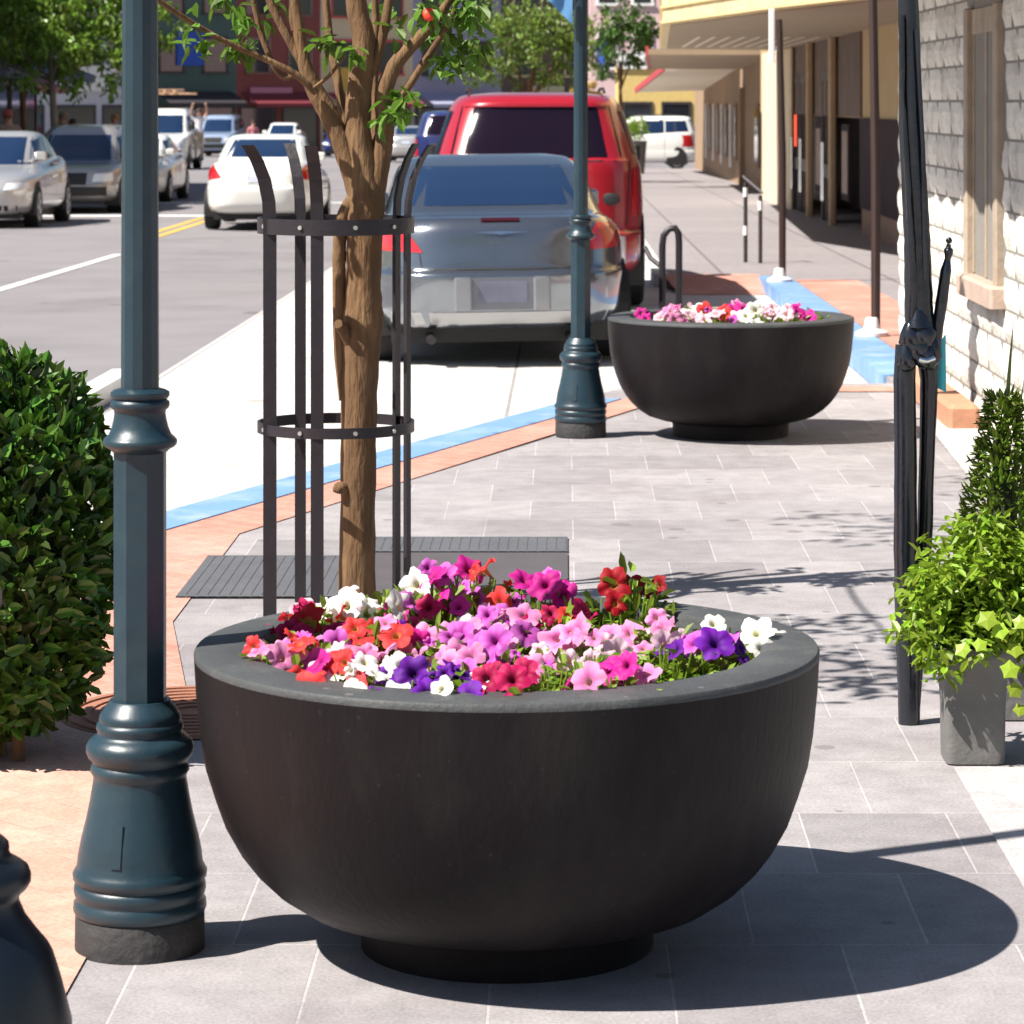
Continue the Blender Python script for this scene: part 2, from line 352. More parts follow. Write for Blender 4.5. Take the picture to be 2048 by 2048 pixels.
def flower_mat(name, edge, mid, throat):
    m = bpy.data.materials.new(name); m.use_nodes = True; t = m.node_tree; N = t.nodes; Lk = t.links
    b = N['Principled BSDF']; b.inputs['Roughness'].default_value = .6; sock(b, 'Specular IOR Level').default_value = .25
    a = N.new('ShaderNodeAttribute'); a.attribute_name = 'rad'
    cr = N.new('ShaderNodeValToRGB'); e = cr.color_ramp.elements
    e[0].position = .06; e[0].color = throat+(1,); e[1].position = .95; e[1].color = edge+(1,)
    k = cr.color_ramp.elements.new(.35); k.color = mid+(1,)
    Lk.new(a.outputs['Fac'], cr.inputs[0])
    oi = N.new('ShaderNodeObjectInfo'); hs = N.new('ShaderNodeHueSaturation'); mr = N.new('ShaderNodeMapRange')
    mr.inputs[3].default_value = .78; mr.inputs[4].default_value = 1.15; Lk.new(oi.outputs['Random'], mr.inputs[0]); Lk.new(mr.outputs[0], hs.inputs['Value'])
    Lk.new(cr.outputs[0], hs.inputs['Color'])
    Lk.new(hs.outputs[0], b.inputs['Base Color'])
    tr = N.new('ShaderNodeBsdfTranslucent'); Lk.new(hs.outputs[0], tr.inputs[0]); ms = N.new('ShaderNodeMixShader'); ms.inputs[0].default_value = .35
    Lk.new(b.outputs[0], ms.inputs[1]); Lk.new(tr.outputs[0], ms.inputs[2]); Lk.new(ms.outputs[0], N['Material Output'].inputs[0])
    return m
FM = {
 'white': flower_mat('white_petal', (.85, .83, .78), (.82, .8, .72), (.5, .5, .15)),
 'blush': flower_mat('blush_petal', (.82, .62, .68), (.82, .5, .62), (.6, .5, .2)),
 'pink': flower_mat('light_pink_petal', (.75, .32, .52), (.66, .16, .42), (.6, .4, .3)),
 'orchid': flower_mat('orchid_petal', (.62, .16, .56), (.5, .06, .42), (.3, .03, .2)),
 'magenta': flower_mat('magenta_petal', (.58, .02, .28), (.44, .01, .2), (.2, .005, .06)),
 'crimson': flower_mat('crimson_petal', (.5, .008, .10), (.3, .004, .05), (.12, .003, .02)),
 'coral': flower_mat('coral_petal', (.66, .05, .05), (.6, .03, .03), (.6, .35, .1)),
 'red': flower_mat('red_petal', (.34, .006, .014), (.26, .004, .01), (.4, .2, .05)),
 'purple': flower_mat('purple_petal', (.15, .01, .34), (.08, .004, .2), (.03, .002, .06)),
}
def flower_mesh(name, mat, seed):
    r_ = random.Random(seed); n = 30; mb = MB(); rad = []
    ph = [r_.uniform(-.1, .1) for _ in range(5)]; rings = []
    for (rr, zz) in ((.07, -.9), (.12, -.45), (.2, -.15), (.42, .03), (.72, .06), (1., -.02)):
        ring = []
        for i in range(n):
            a = 2*math.pi*i/n; lobe = abs(math.cos(2.5*a))
            k = 1+(rr**2)*(-.20+.26*lobe**.7+ph[int(5*i/n) % 5])
            z = zz+(rr**2)*(.10*math.sin(5*a+seed)+.07*math.sin(9*a+2*seed)+ph[int(5*i/n+.5) % 5]*.9)
            ring.append((rr*k*math.cos(a), rr*k*math.sin(a), z)); rad.append(rr)
        rings.append(ring)
    mb.rings(rings, True, False)
    me = mb.mesh(name, mat, True); at_ = me.attributes.new('rad', 'FLOAT', 'POINT'); at_.data.foreach_set('value', rad)
    return me
FMESH = {k: [flower_mesh('petunia_flower', m, s+i*3) for s in range(3)] for i, (k, m) in enumerate(FM.items())}
def foliage_mesh(seed, rad=.1, h=.09, n=85, L=.036):
    r_ = random.Random(seed); mb = MB()
    for k in range(n):
        a = r_.uniform(0, 6.28); q = r_.random()**.5*rad; z = r_.uniform(0, h)*(1.05-q/rad*.5)
        p = Vector((q*math.cos(a), q*math.sin(a), z))
        d = Vector((math.cos(a)+r_.uniform(-.7, .7), math.sin(a)+r_.uniform(-.7, .7), r_.uniform(-.1, .9)))
        mb.leaf(p, d, Vector((r_.uniform(-.4, .4), r_.uniform(-.4, .4), 1)), L*r_.uniform(.6, 1.3), L*r_.uniform(.45, .65), .12)
    for k in range(9):
        a = r_.uniform(0, 6.28); q = r_.random()*rad*.8
        mb.tube([(q*.3*math.cos(a), q*.3*math.sin(a), -.05), (q*math.cos(a), q*math.sin(a), h*.9)], [.003, .002], 5)
    return mb.mesh('petunia_foliage', m_leafP)
FOL = [foliage_mesh(s) for s in range(6)]
def petunia(label, X, Y, z, colours, n, group, rad=.092, hh=.085, fr=.031, seed=0, tall=0):
    n = round(n*1.75)
    r_ = random.Random(seed)
    t = thing('petunia_plant', label, 'petunia', (X, Y, z), 0, group)
    for k in range(2):
        f = bpy.data.objects.new('foliage', FOL[(seed+k*3) % 6]); COL.objects.link(f); f.parent = t; f.rotation_euler = (0, 0, r_.uniform(0, 6.28)); f.scale = (rad/.1, rad/.1, (1+tall)*(.9 if k else 1.15))
    spots = []
    for k in range(n):
        for _try in range(30):
            a = r_.uniform(0, 6.28); q = r_.random()**.5*rad*1.05
            p = Vector((q*math.cos(a), q*math.sin(a), 0))
            if all((p-s_).length > fr*1.15 for s_ in spots): break
        spots.append(p.copy())
        p.z = hh*(1+tall)*(1.05-.5*(q/rad)**2)+r_.uniform(0, .022)+.012
        o = bpy.data.objects.new('flower', r_.choice(FMESH[colours[k % len(colours)]])); COL.objects.link(o); o.parent = t; o.location = p
        nrm = Vector((-.25+p.x*4+r_.uniform(-.8, .8), -.6+p.y*3+r_.uniform(-.7, .7), .8+r_.uniform(-.5, .4))).normalized()
        o.rotation_euler = (nrm.to_track_quat('Z', 'Y').to_matrix() @ Matrix.Rotation(r_.uniform(0, 6.28), 3, 'Z')).to_euler()
        s = fr*r_.uniform(.68, 1.18); q = r_.random(); o.scale = (s, s, s) if q > .25 else ((s*.85, s*1.05, s*1.2) if q > .07 else (s*.42, s*.42, s*1.7))
    return t
G1 = 'petunias in the near bowl planter'
near_plants = [
 (545, 1232, ['red', 'crimson', 'crimson'], 7, 'dark red petunia at the left end of the near planter'),
 (505, 1300, ['coral', 'pink'], 5, 'salmon pink petunia at the leftmost rim of the near planter'),
 (575, 1180, ['white'], 4, 'small white petunia in front of the left bars of the tree guard'),
 (655, 1222, ['white', 'blush'], 8, 'white petunia between the guard bars and the tree trunk'),
 (535, 1345, ['coral', 'magenta'], 5, 'coral red petunia on the front left rim beside the big white one'),
 (640, 1352, ['white'], 9, 'big pure white petunia on the front left rim of the near planter'),
 (610, 1288, ['orchid', 'pink'], 7, 'lilac pink petunia behind the big white one at the front left'),
 (728, 1182, ['white', 'blush'], 3, 'white petunia right at the foot of the tree trunk'),
 (800, 1172, ['magenta', 'orchid'], 6, 'tall hot pink petunia just right of the tree trunk'),
 (750, 1268, ['coral', 'pink', 'magenta'], 6, 'coral and pink petunia left of the middle of the near planter'),
 (715, 1318, ['blush', 'pink'], 7, 'pale pink petunia between the white and the purple at front'),
 (822, 1245, ['purple', 'red'], 4, 'deep purple petunia in the middle back of the near planter'),
 (795, 1345, ['purple'], 5, 'deep violet petunia on the front rim left of centre'),
 (878, 1222, ['crimson', 'magenta'], 6, 'crimson petunia in the middle back of the near planter'),
 (935, 1180, ['coral', 'magenta'], 4, 'tall scarlet and magenta petunia at the back behind the crimson ones'),
 (905, 1275, ['pink', 'orchid'], 9, 'light orchid pink petunia in the middle of the near planter'),
 (1000, 1238, ['pink', 'orchid', 'blush'], 7, 'mixed pink petunia right of centre, towards the back of the near planter'),
 (985, 1300, ['orchid', 'pink'], 7, 'bright orchid petunia right of centre, near the front'),
 (895, 1362, ['purple', 'white'], 7, 'purple and white petunia on the front rim at the centre'),
 (1015, 1362, ['crimson'], 4, 'crimson pink petunia on the front rim right of the purple ones'),
 (1078, 1188, ['orchid', 'magenta'], 4, 'magenta petunia at the back edge right of the tree grate plate'),
 (1125, 1235, ['coral', 'crimson'], 6, 'coral pink petunia at the right of the mixed pink one'),
 (1165, 1288, ['pink', 'blush'], 9, 'candy pink and white petunia right of centre'),
 (1240, 1335, ['magenta', 'pink'], 6, 'hot pink petunia on the front right rim of the near planter'),
 (1300, 1262, ['pink', 'blush'], 8, 'light pink petunia in the right third of the near planter'),
 (1410, 1290, ['orchid', 'purple'], 6, 'purple magenta petunia near the right end of the near planter'),
 (1470, 1262, ['white'], 2, 'lone white petunia at the rightmost rim of the near planter'),
 (1325, 1192, ['red'], 2, 'tall leggy petunia with dark red blooms at the back right'),
]
for i, (px, py, cs, n, lb) in enumerate(near_plants):
    Y = (EYE-.60)*FPX/((py if py < 1320 else py+22)-HOR); X = (px-VPX)*Y/FPX
    d = Vector((X-P1[0], Y-P1[1])); 
    if d.length > .455: d *= .455/d.length
    tall = .55 if 'tall' in lb else (.25 if py < 1200 else 0)
    petunia(lb, P1[0]+d.x, P1[1]+d.y, .505, cs, n, G1, seed=i+1, tall=tall)
fill = [(1180, 1345, 'leafy petunia without blooms at the front right rim'), (1330, 1325, 'leafy petunia without blooms in front of the purple magenta one'), (850, 1390, 'low leafy petunia without blooms at the front centre rim'), (1090, 1375, 'leafy petunia without blooms between crimson and hot pink at the front rim'), (1240, 1215, 'leafy petunia without blooms at the back right')]
for i, (px, py, lb) in enumerate(fill):
    Y = (EYE-.57)*FPX/(py-HOR); X = (px-VPX)*Y/FPX
    d = Vector((X-P1[0], Y-P1[1]))
    if d.length > .455: d *= .455/d.length
    petunia(lb, P1[0]+d.x, P1[1]+d.y, .505, ['pink'], 0, G1, seed=i+50)
G2 = 'petunias in the far bowl planter'
for i, (dx, dy, cs, n, lb) in enumerate([
 (-.40, -.02, ['magenta'], 3, 'dark magenta petunia at the left end of the far planter'),
 (-.27, -.12, ['pink', 'blush'], 7, 'light pink petunia left of the middle of the far planter'),
 (-.20, .08, ['white', 'blush'], 6, 'blush white petunia at the back left of the far planter'),
 (-.08, -.15, ['coral', 'orchid', 'blush'], 6, 'mixed salmon and lilac petunia at the front centre of the far planter'),
 (.03, .10, ['pink', 'magenta'], 7, 'deep pink petunia at the back centre of the far planter'),
 (.10, -.14, ['white'], 6, 'white petunia at the front centre of the far planter'),
 (.22, .02, ['blush', 'pink'], 8, 'soft pink petunia right of the middle of the far planter'),
 (.30, -.12, ['magenta', 'blush'], 5, 'pink and white petunia at the front right of the far planter'),
 (.41, .05, ['pink'], 0, 'leafy petunia without blooms at the right end of the far planter')]):
    petunia(lb, P2[0]+dx, P2[1]+dy, .505, cs, n, G2, seed=i+80, rad=.095, hh=.10, fr=.04)

# ---------------------------------------------------------------- street lamps
def lamp(label, X, Y):
    t = thing('street_lamp', label, 'street lamp', (X, Y, 0), 0, 'green street lamps along the kerb')
    k = .001033
    def L_(pr): return [(r*k, (1790-y)*k) for y, r in pr]
    f = MB(); f.lathe(L_([(1790, 122), (1726, 121), (1722, 118)]), 48); f.build('foot', m_foot, t, smooth=50)
    b = MB(); b.lathe(L_([(1722, 118), (1720, 122), (1712, 125), (1700, 124), (1694, 120), (1690, 119), (1686, 122), (1678, 124), (1668, 123), (1664, 119), (1660, 120), (1655, 125), (1645, 126), (1638, 122), (1630, 118), (1610, 116), (1580, 110), (1540, 100), (1505, 93), (1480, 89), (1468, 87), (1462, 88), (1455, 93), (1446, 92), (1440, 88), (1436, 90), (1428, 97), (1418, 101), (1408, 101), (1399, 97), (1390, 88), (1386, 80), (1381, 79), (1375, 82), (1366, 81), (1362, 76), (1356, 77), (1348, 75), (1343, 71), (1335, 66), (1328, 60), (1322, 57)]), 64, cap0=False)
    b.build('base', m_lamp, t, smooth=55)
    d = MB()                                                      # the small inspection door on the base
    pts = []
    for i in range(9):
        z = (1790-1615+i*10)*k; rr = (113.5-i*2.0)*k+.001
        pts.append([(rr*math.sin(a), -rr*math.cos(a), z) for a in (R(-20), R(-15), R(-10))])
    d.grid(pts); d.grid([[(p[0]*1.045, p[1]*1.045, p[2]) for p in r_] for r_ in pts])
    d.build('inspection_door', m_lamp, t, smooth=40)
    sh = MB()
    def fl(y, r, n=16, dep=.0):
        return [(r*k*(1-dep*(i % 2))*math.cos(2*math.pi*(i+.5)/n), r*k*(1-dep*(i % 2))*math.sin(2*math.pi*(i+.5)/n), (1790-y)*k) for i in range(n)]
    sh.rings([fl(1322, 51, 8), fl(850, 51, 8)]); sh.build('lower_shaft', m_lamp, t)
    c = MB(); c.lathe(L_([(856, 50), (850, 56), (846, 64), (841, 69), (834, 70), (829, 67), (822, 59), (808, 53), (795, 50), (782, 48), (776, 49), (772, 54), (766, 56), (760, 55), (756, 50), (753, 53), (748, 56), (742, 55), (738, 48), (735, 38)]), 40); c.build('collar', m_lamp, t, smooth=50)
    u = MB(); u.rings([fl(738, 36, 12), fl(-900, 31, 12)]); u.build('upper_shaft', m_lamp, t)
    hd = MB(); z0 = (1790+900)*k                                  # lantern, above the picture
    hd.lathe([(.03, z0), (.07, z0+.03), (.05, z0+.07), (.09, z0+.1)], 24); hd.build('lantern_holder', m_lamp, t, smooth=50)
    g = MB(); g.lathe([(.08, z0+.1), (.15, z0+.45)], 8); g.build('lantern_glass', m_clear, t)
    rf = MB(); rf.lathe([(.19, z0+.45), (.18, z0+.48), (.06, z0+.6), (.02, z0+.7), (.03, z0+.74), (.005, z0+.8)], 8); rf.build('lantern_roof', m_lamp, t)
    return t
lamp('blue green lamp post at the left end of the near bowl planter', -.828, 6.04)
l2 = lamp('fluted dark green lamp post between the silver sedan and the far bowl planter', .0775, 15.3)
t = thing('bollard', 'almost black cast iron bollard cut off by the lower left corner', 'bollard', (-.965, 5.0, 0), 0, None)
k = .000862
b = MB(); b.lathe([(r*k, max(0, (2119-y)*k)) for y, r in [(2119, 205), (2070, 205), (2060, 200), (1932, 195), (1850, 174), (1805, 160), (1790, 152), (1765, 132), (1735, 110), (1705, 97), (1697, 97), (1690, 101), (1680, 112), (1668, 119), (1655, 119), (1642, 114), (1632, 101), (1622, 84), (1612, 78), (1604, 79), (1595, 77), (1588, 70), (1580, 60), (1574, 54)]], 56)
b.build('base', m_navy, t, smooth=50)
b = MB(); b.lathe([(.045, .47), (.043, .82)], 24); b.lathe([(.05, .82), (.056, .835), (.056, .86), (.045, .875), (.05, .89), (.035, .93), (.01, .95)], 24); b.build('shaft', m_navy, t, smooth=50)
# banner hung on the middle lamp post
t = thing('hanging_banner', 'pale blue cloth banner on a bracket high on the middle lamp post', 'banner', at(1120, 20, 15.22))
def atl(px, py, Y, o): return at(px, py, Y)-Vector(o.location)
b = MB(); q = [atl(1092, -60, 15.2, t), atl(1145, -60, 15.2, t), atl(1145, 50, 15.2, t), atl(1092, -4, 15.2, t)]
b.grid([[q[0]*(1-u)*(1-v)+q[1]*u*(1-v)+q[2]*u*v+q[3]*(1-u)*v+Vector((0, .012*math.sin(9*u+3*v), 0)) for u in [i/8 for i in range(9)]] for v in [i/8 for i in range(9)]])
b.build('cloth', M('blue_cloth', (.10, .25, .48), .8, trans=.3), t, smooth=True)
b = MB(); b.tube([atl(1150, -64, 15.22, t), atl(1088, -64, 15.22, t)], .008, 6); b.build('bracket', m_iron, t)

# ---------------------------------------------------------------- street tree, its guard and grate
TY = 10.0
t = thing('street_tree', 'brown barked street tree growing inside the iron tree guard', 'tree', at(715, 1215, TY))
def tl(px, py, dy=0): return at(px, py, TY+dy)-Vector(t.location)
S = TY/FPX
def limb(mb, pts, n=10):
    P = [tl(*p[:2], p[3] if len(p) > 3 else 0) for p in pts]; Rr = [p[2]*S*.9 for p in pts]
    out, rr = [], []
    for i in range(len(P)-1):
        m = 5
        for j in range(m):
            u = j/m; p0 = P[max(i-1, 0)]; p1 = P[i]; p2 = P[i+1]; p3 = P[min(i+2, len(P)-1)]
            out.append(.5*((2*p1)+(p2-p0)*u+(2*p0-5*p1+4*p2-p3)*u*u+(3*p1-p0-3*p2+p3)*u**3)); rr.append(Rr[i]+(Rr[i+1]-Rr[i])*u)
    out.append(P[-1]); rr.append(Rr[-1])
    mb.tube(out, rr, n, wob=.05)
tr = MB()
limb(tr, [(714, 1222, 48), (714, 1180, 42), (716, 1000, 40), (718, 850, 40), (722, 700, 42), (726, 640, 46), (726, 560, 40), (730, 450, 40), (733, 400, 42), (726, 330, 33), (715, 250, 29), (722, 150, 28), (728, 80, 26), (712, 0, 23), (705, -200, 14), (720, -500, 7)], 14)
limb(tr, [(690, 800, 14), (682, 700, 17), (679, 600, 16), (678, 500, 15), (688, 430, 16), (715, 390, 20)], 9)
limb(tr, [(728, 440, 28), (712, 370, 25), (688, 300, 23), (660, 235, 22), (630, 180, 20), (610, 130, 16), (598, 60, 14), (590, 0, 12), (560, -250, 7)], 10)
limb(tr, [(632, 185, 9, -.05), (590, 148, 7.5, -.08), (530, 118, 7, -.1), (465, 90, 6.5, -.15), (400, 55, 6, -.2), (318, 2, 5.5, -.3), (230, -70, 5, -.4)], 8)
limb(tr, [(618, 150, 12), (585, 90, 11), (560, 45, 10), (535, -10, 9), (510, -100, 7)], 8)
limb(tr, [(640, 200, 9, .05), (605, 150, 8, .08), (560, 150, 7, .1), (520, 60, 7, .1), (500, -40, 6, .1)], 7)
limb(tr, [(738, 420, 32), (758, 330, 24), (770, 260, 21), (768, 190, 19), (790, 130, 17), (830, 85, 14), (880, 30, 11), (930, -60, 8)], 10)
limb(tr, [(772, 250, 12), (800, 200, 10), (838, 140, 9), (870, 90, 8), (905, 30, 7), (915, -40, 6)], 8)
limb(tr, [(700, 320, 12, .08), (690, 250, 11, .12), (675, 160, 10, .15), (660, 80, 9, .18), (650, -20, 8, .2)], 8)
limb(tr, [(745, 330, 13, .06), (752, 240, 12, .1), (748, 150, 10, .12), (752, 60, 9, .12), (748, -30, 8, .12)], 8)
limb(tr, [(590, 60, 9), (585, 20, 8), (600, -60, 7)], 7)
limb(tr, [(745, 150, 12), (768, 60, 11), (778, 0, 10), (800, -150, 8)], 8)
limb(tr, [(625, 178, 5, -.06), (660, 150, 4, -.08), (690, 110, 3, -.1)], 6)
limb(tr, [(705, -200, 6), (600, -330, 5, -.7), (540, -430, 4, -1.4), (480, -470, 3, -2.0)], 8)
limb(tr, [(700, 690, 12, -.03), (684, 655, 13, -.06), (676, 648, 10, -.09)], 8)
limb(tr, [(700, 985, 14, -.02), (680, 975, 14, -.05), (674, 985, 10, -.06)], 8)
tr.build('trunk', m_bark, t, smooth=60)
def leaves(mb, c, r, n, L, r_=rng, droop=.3, squash=1.):
    for k in range(n):
        v = Vector((r_.gauss(0, 1), r_.gauss(0, 1), r_.gauss(0, 1))).normalized()*(r_.random()**.45)*r; v.z *= squash
        d = Vector((r_.uniform(-1, 1), r_.uniform(-1, 1), r_.uniform(-1, .6)-droop))
        mb.leaf(Vector(c)+v, d, Vector((r_.uniform(-.6, .6), r_.uniform(-.6, .6), 1)), L*r_.uniform(.7, 1.25), L*r_.uniform(.38, .55), .15)
lf = MB()
for (px, py, rp, n, dy) in [(395, 95, 24, 14, -.2), (485, 85, 34, 26, -.1), (480, 20, 22, 9, 0), (655, 85, 30, 26, -.1), (705, 95, 22, 10, -.25), (800, 205, 36, 34, -.1), (765, 240, 16, 8, -.1), (895, 120, 34, 30, 0), (880, 50, 45, 45, 0.1), (850, 20, 40, 30, -.1), (940, 20, 40, 40, 0), (520, 40, 18, 7, 0), (790, 60, 20, 7, 0), (770, 15, 30, 12, .2), (560, 15, 20, 6, .1), (430, -10, 40, 26, -.3), (385, 55, 14, 5, -.3), (950, 90, 30, 22, 0)]:
    leaves(lf, tl(px, py, dy), rp*S, n, .062)
for k in range(46):
    a = rng.uniform(0, 6.28); q = rng.random()**.5*1.7
    leaves(lf, (q*math.cos(a)+.1, q*math.sin(a)*.9+.5, rng.uniform(4.4, 6.2)), .42, 60, .085)
for (x, y, z) in [(-.65, -1.5, 2.65), (-.35, -1.75, 2.75), (-.05, -1.6, 2.85), (-.15, -1.2, 2.7), (-.6, -1.05, 2.85), (.2, -1.3, 2.9), (-.9, -1.8, 2.8), (0, -1.9, 2.75), (.35, -1.7, 2.8), (.5, -1.4, 2.75), (-.2, -1.5, 2.95), (-.75, -1.3, 2.75), (.1, -1.05, 2.8), (.55, -1.9, 2.85), (-.45, -2.05, 2.7)]:
    leaves(lf, (x, y-.2, z), .26, 55, .085)
lf.build('crown', m_leafA, t)
fl_ = MB(); fl_.lathe([(.004, -.005), (.02, .0), (.022, .008), (.01, .014)], 12); o = fl_.build('red_blossom', M('red_blossom', (.75, .05, .02), .5), t, smooth=True, loc=tl(858, 30, -.15)); o.rotation_euler = (R(80), 0, 0)

gc = at(672, 1215, TY); gc.z = 0
g = thing('tree_guard', 'black iron tree guard of flared bars and two hoops round the trunk', 'tree guard', gc)
RG = 147*S
def post(mb, px, front, w_, tang):
    dx = (px-672)*S
    for _ in range(4):
        dy = math.sqrt(max(0, RG*RG-dx*dx))*(-1 if front else 1); dx = max(-RG, min(RG, (px-VPX)*(TY+dy)/FPX-gc.x))
    rad = Vector((dx, dy, 0)).normalized(); side = Vector((1, 0, 0)) if tang else Vector((.45, .9, 0)).normalized()
    th = side.cross(Vector((0, 0, 1)))
    prof = [(0, 0), (.6, 0), (1.25, 0), (1.33, .004), (1.40, .02), (1.46, .046), (1.495, .068), (1.51, .080)]
    rs = []
    for z, o in prof:
        c = Vector((dx, dy, z))+rad*(o+.004)
        rs.append([c+side*w_+th*.006, c-side*w_+th*.006, c-side*w_-th*.006, c+side*w_-th*.006])
    mb.rings(rs)
for px, front, w_, tang in [(542, True, .021, 1), (602, False, .018, 1), (635, True, .020, 1), (715, False, .019, 1), (791, False, .017, 0), (812, True, .014, 0)]:
    p = MB(); post(p, px, front, w_, tang); p.build('bar', m_iron, g)
for z, hgt in ((.585, .034), (1.225, .05)):
    h = MB(); n = 48
    rs = []
    for (rr, zz) in ((RG+.008, z), (RG+.008, z+hgt), (RG+.016, z+hgt), (RG+.016, z)):
        rs.append([(rr*math.cos(2*math.pi*i/n), rr*math.sin(2*math.pi*i/n), zz) for i in range(n)])
    rs.append(rs[0]); h.rings(rs, False, False); hp = h.build('hoop', m_iron, g, smooth=40)
    for a in (-112, -72, -150, -40):
        b = MB(); c = Vector(((RG+.016)*math.cos(R(a)), (RG+.016)*math.sin(R(a)), z+hgt/2))
        b.tube([c, c*1.0+Vector((math.cos(R(a)), math.sin(R(a)), 0))*.006], .007, 8); b.build('bolt', m_bolt, hp)
m_grate = M('grate_iron', (.10, .10, .108), .6, var=.15, bump=.3, bs=40)
gt = thing('tree_grate', 'slotted grey iron grate set in the pavement round the street tree', 'tree grate', (-.65, 10.9, .004))
def plate(x0, x1, y0, y1, slot):
    mb = MB(); nx = int((x1-x0)/.035)
    if slot:
        for i in range(nx): a = x0+(x1-x0)*i/nx; mb.box(a, a+(x1-x0)/nx*.82, y0, y1, 0.001, .0042)
        for a, b_ in ((y0, y0+.03), (y1-.03, y1)): mb.box(x0, x1, a, b_, .0005, .0048)
        mb.box(x0, x1, y0, y1, 0, .0025)
    else: mb.box(x0, x1, y0, y1, 0, .003)
    return mb
plate(-.64, -.1, -.63, .3, True).build('slotted_plate', m_grate, gt)
plate(-.09, .66, .40, .78, True).build('slotted_plate', m_grate, gt)
plate(-.09, .66, -.95, .38, False).build('solid_plate', M('plate_iron', (.078, .068, .073), .7, var=.15, bump=.2, bs=30), gt)
# round cover with ring grooves in the brick
cv = MB()
for r0 in [.05+.045*i for i in range(7)]:
    n = 48; rs = []
    for rr, zz in ((r0, .005), (r0, .011), (r0+.022, .011), (r0+.022, .005)): rs.append([(rr*math.cos(2*math.pi*i/n), rr*math.sin(2*math.pi*i/n), zz) for i in range(n)])
    cv.rings(rs, False, False)
cv.lathe([(.36, .0045), (.36, .006)], 48)
o = cv.build('drain_cover', M('rusty_cover', (.30, .13, .08), .8, var=.2, bump=.3), None, smooth=40); o.location = (-1.0, 8.35, .0)
tag(o, 'round rust coloured cover with ring grooves in the orange brick', 'drain cover')

# ---------------------------------------------------------------- shrubs and pots
t = thing('round_shrub', 'dense dark green clipped shrub cut off by the left edge', 'shrub', (-1.5, 7.85, 0))
def shrub_leaves(mb, c, ax, n, L, depth=.3, up=.35, r_=rng):
    for k in range(n):
        v = Vector((r_.gauss(0, 1), r_.gauss(0, 1), r_.gauss(0, 1))).normalized()
        s = 1-depth*r_.random()**1.6+.05*math.sin(7*v.x+3*v.z)+.05*math.sin(9*v.z+5*v.y)
        p = Vector((c[0]+v.x*ax[0]*s, c[1]+v.y*ax[1]*s, c[2]+v.z*ax[2]*s))
        d = v*.8+Vector((r_.uniform(-1, 1), r_.uniform(-1, 1), r_.uniform(-.6, 1)+up))
        mb.leaf(p, d, v+Vector((r_.uniform(-.6, .6), r_.uniform(-.6, .6), .5)), L*r_.uniform(.7, 1.3), L*r_.uniform(.42, .55), .18)
lf = MB(); shrub_leaves(lf, (0, 0, .515), (.365, .365, .505), 8200, .052); lf.build('foliage', m_leafB, t)
c = MB(); c.lathe([(.04, .08), (.18, .2), (.24, .45), (.22, .7), (.12, .88)], 18); c.build('shade_core', m_core_stem, t, smooth=True)  # dark solid put in for the shade inside the foliage
c = MB(); c.tube([(0, 0, 0), (.01, 0, .2)], .03, 8); c.tube([(.08, -.05, 0), (.06, -.03, .25)], .018, 7); c.tube([(.14, -.12, 0), (.12, -.08, .25)], .016, 7); c.build('stem', m_bark, t)
def pot(name, label, X, Y, hw, h):
    t = thing(name, label, 'plant pot', (X, Y, .004))
    rs = []
    for z, k in ((0, .84), (h*.05, .85), (h*.5, .87), (h*.75, .93), (h*.88, 1.14), (h*.96, 1.27), (h, 1.26), (h, 1.05), (h*.9, .9)):
        ring = []
        for i in range(32):
            a = 2*math.pi*i/32+.196; n = 7
            ring.append((hw*k*math.copysign(abs(math.cos(a))**(2/n), math.cos(a)), hw*k*math.copysign(abs(math.sin(a))**(2/n), math.sin(a)), z))
        rs.append(ring)
    mb = MB(); mb.rings(rs); mb.build('body', m_pot, t, smooth=40); return t
pot('plant_pot', 'square grey stone pot with a flared lip under the yellow green plant', 1.02, 7.76, .088, .29)
t = thing('leafy_plant', 'bushy yellow green plant spilling over the square grey pot', 'plant', (1.045, 7.76, .27))
lf = MB(); r_ = random.Random(4)
for k in range(120):
    a = r_.uniform(0, 6.28); e = r_.uniform(-.35, 1.45); q = r_.uniform(.07, .175)
    c = Vector((q*math.cos(a)*math.cos(e)*1.05, q*math.sin(a)*math.cos(e), .07+q*math.sin(e)*1.35))
    leaves(lf, c, .06, 34, .038, r_, droop=-.1)
for k in range(16):                                                # sprigs that stick out
    a = r_.uniform(0, 6.28); e = r_.uniform(.0, 1.4); q = .22
    leaves(lf, (q*math.cos(a)*math.cos(e), q*math.sin(a)*math.cos(e), .05+q*math.sin(e)*1.3), .03, 12, .036, r_, droop=-.2)
lf.build('foliage', m_leafC, t)
lf = MB()
def lobed(mb, c, s, nrm, r_):
    nrm = Vector(nrm).normalized(); a = nrm.orthogonal().normalized(); b = nrm.cross(a); th = r_.uniform(0, 6.28); o = len(mb.v); n = 15
    mb.v.append(tuple(c+nrm*s*.12))
    for i in range(n):
        q = th+2*math.pi*i/n; rr = s*(1.0 if i % 3 == 0 else .74); mb.v.append(tuple(c+(a*math.cos(q)+b*math.sin(q))*rr))
    for i in range(n): mb.f.append((o, o+1+i, o+1+(i+1) % n)); mb.m.append(0)
for (px, py) in [(1960, 1290), (2000, 1262), (2030, 1300), (1975, 1240), (2040, 1245), (1925, 1300), (2020, 1340), (2030, 1380), (2040, 1420)]:
    c = at(px, py, 7.5)-Vector(t.location); lobed(lf, c, r_.uniform(.018, .03), (r_.uniform(-.4, .2), -1, r_.uniform(.3, .9)), r_)
    lf.tube([c+Vector((0, .003, 0)), c+Vector((.02, .10, -.02))], .0018, 5)
lf.build('ivy_leaf_trail', M('ivy_leaf', (.30, .44, .03), .45, trans=.35, island=.25), t)
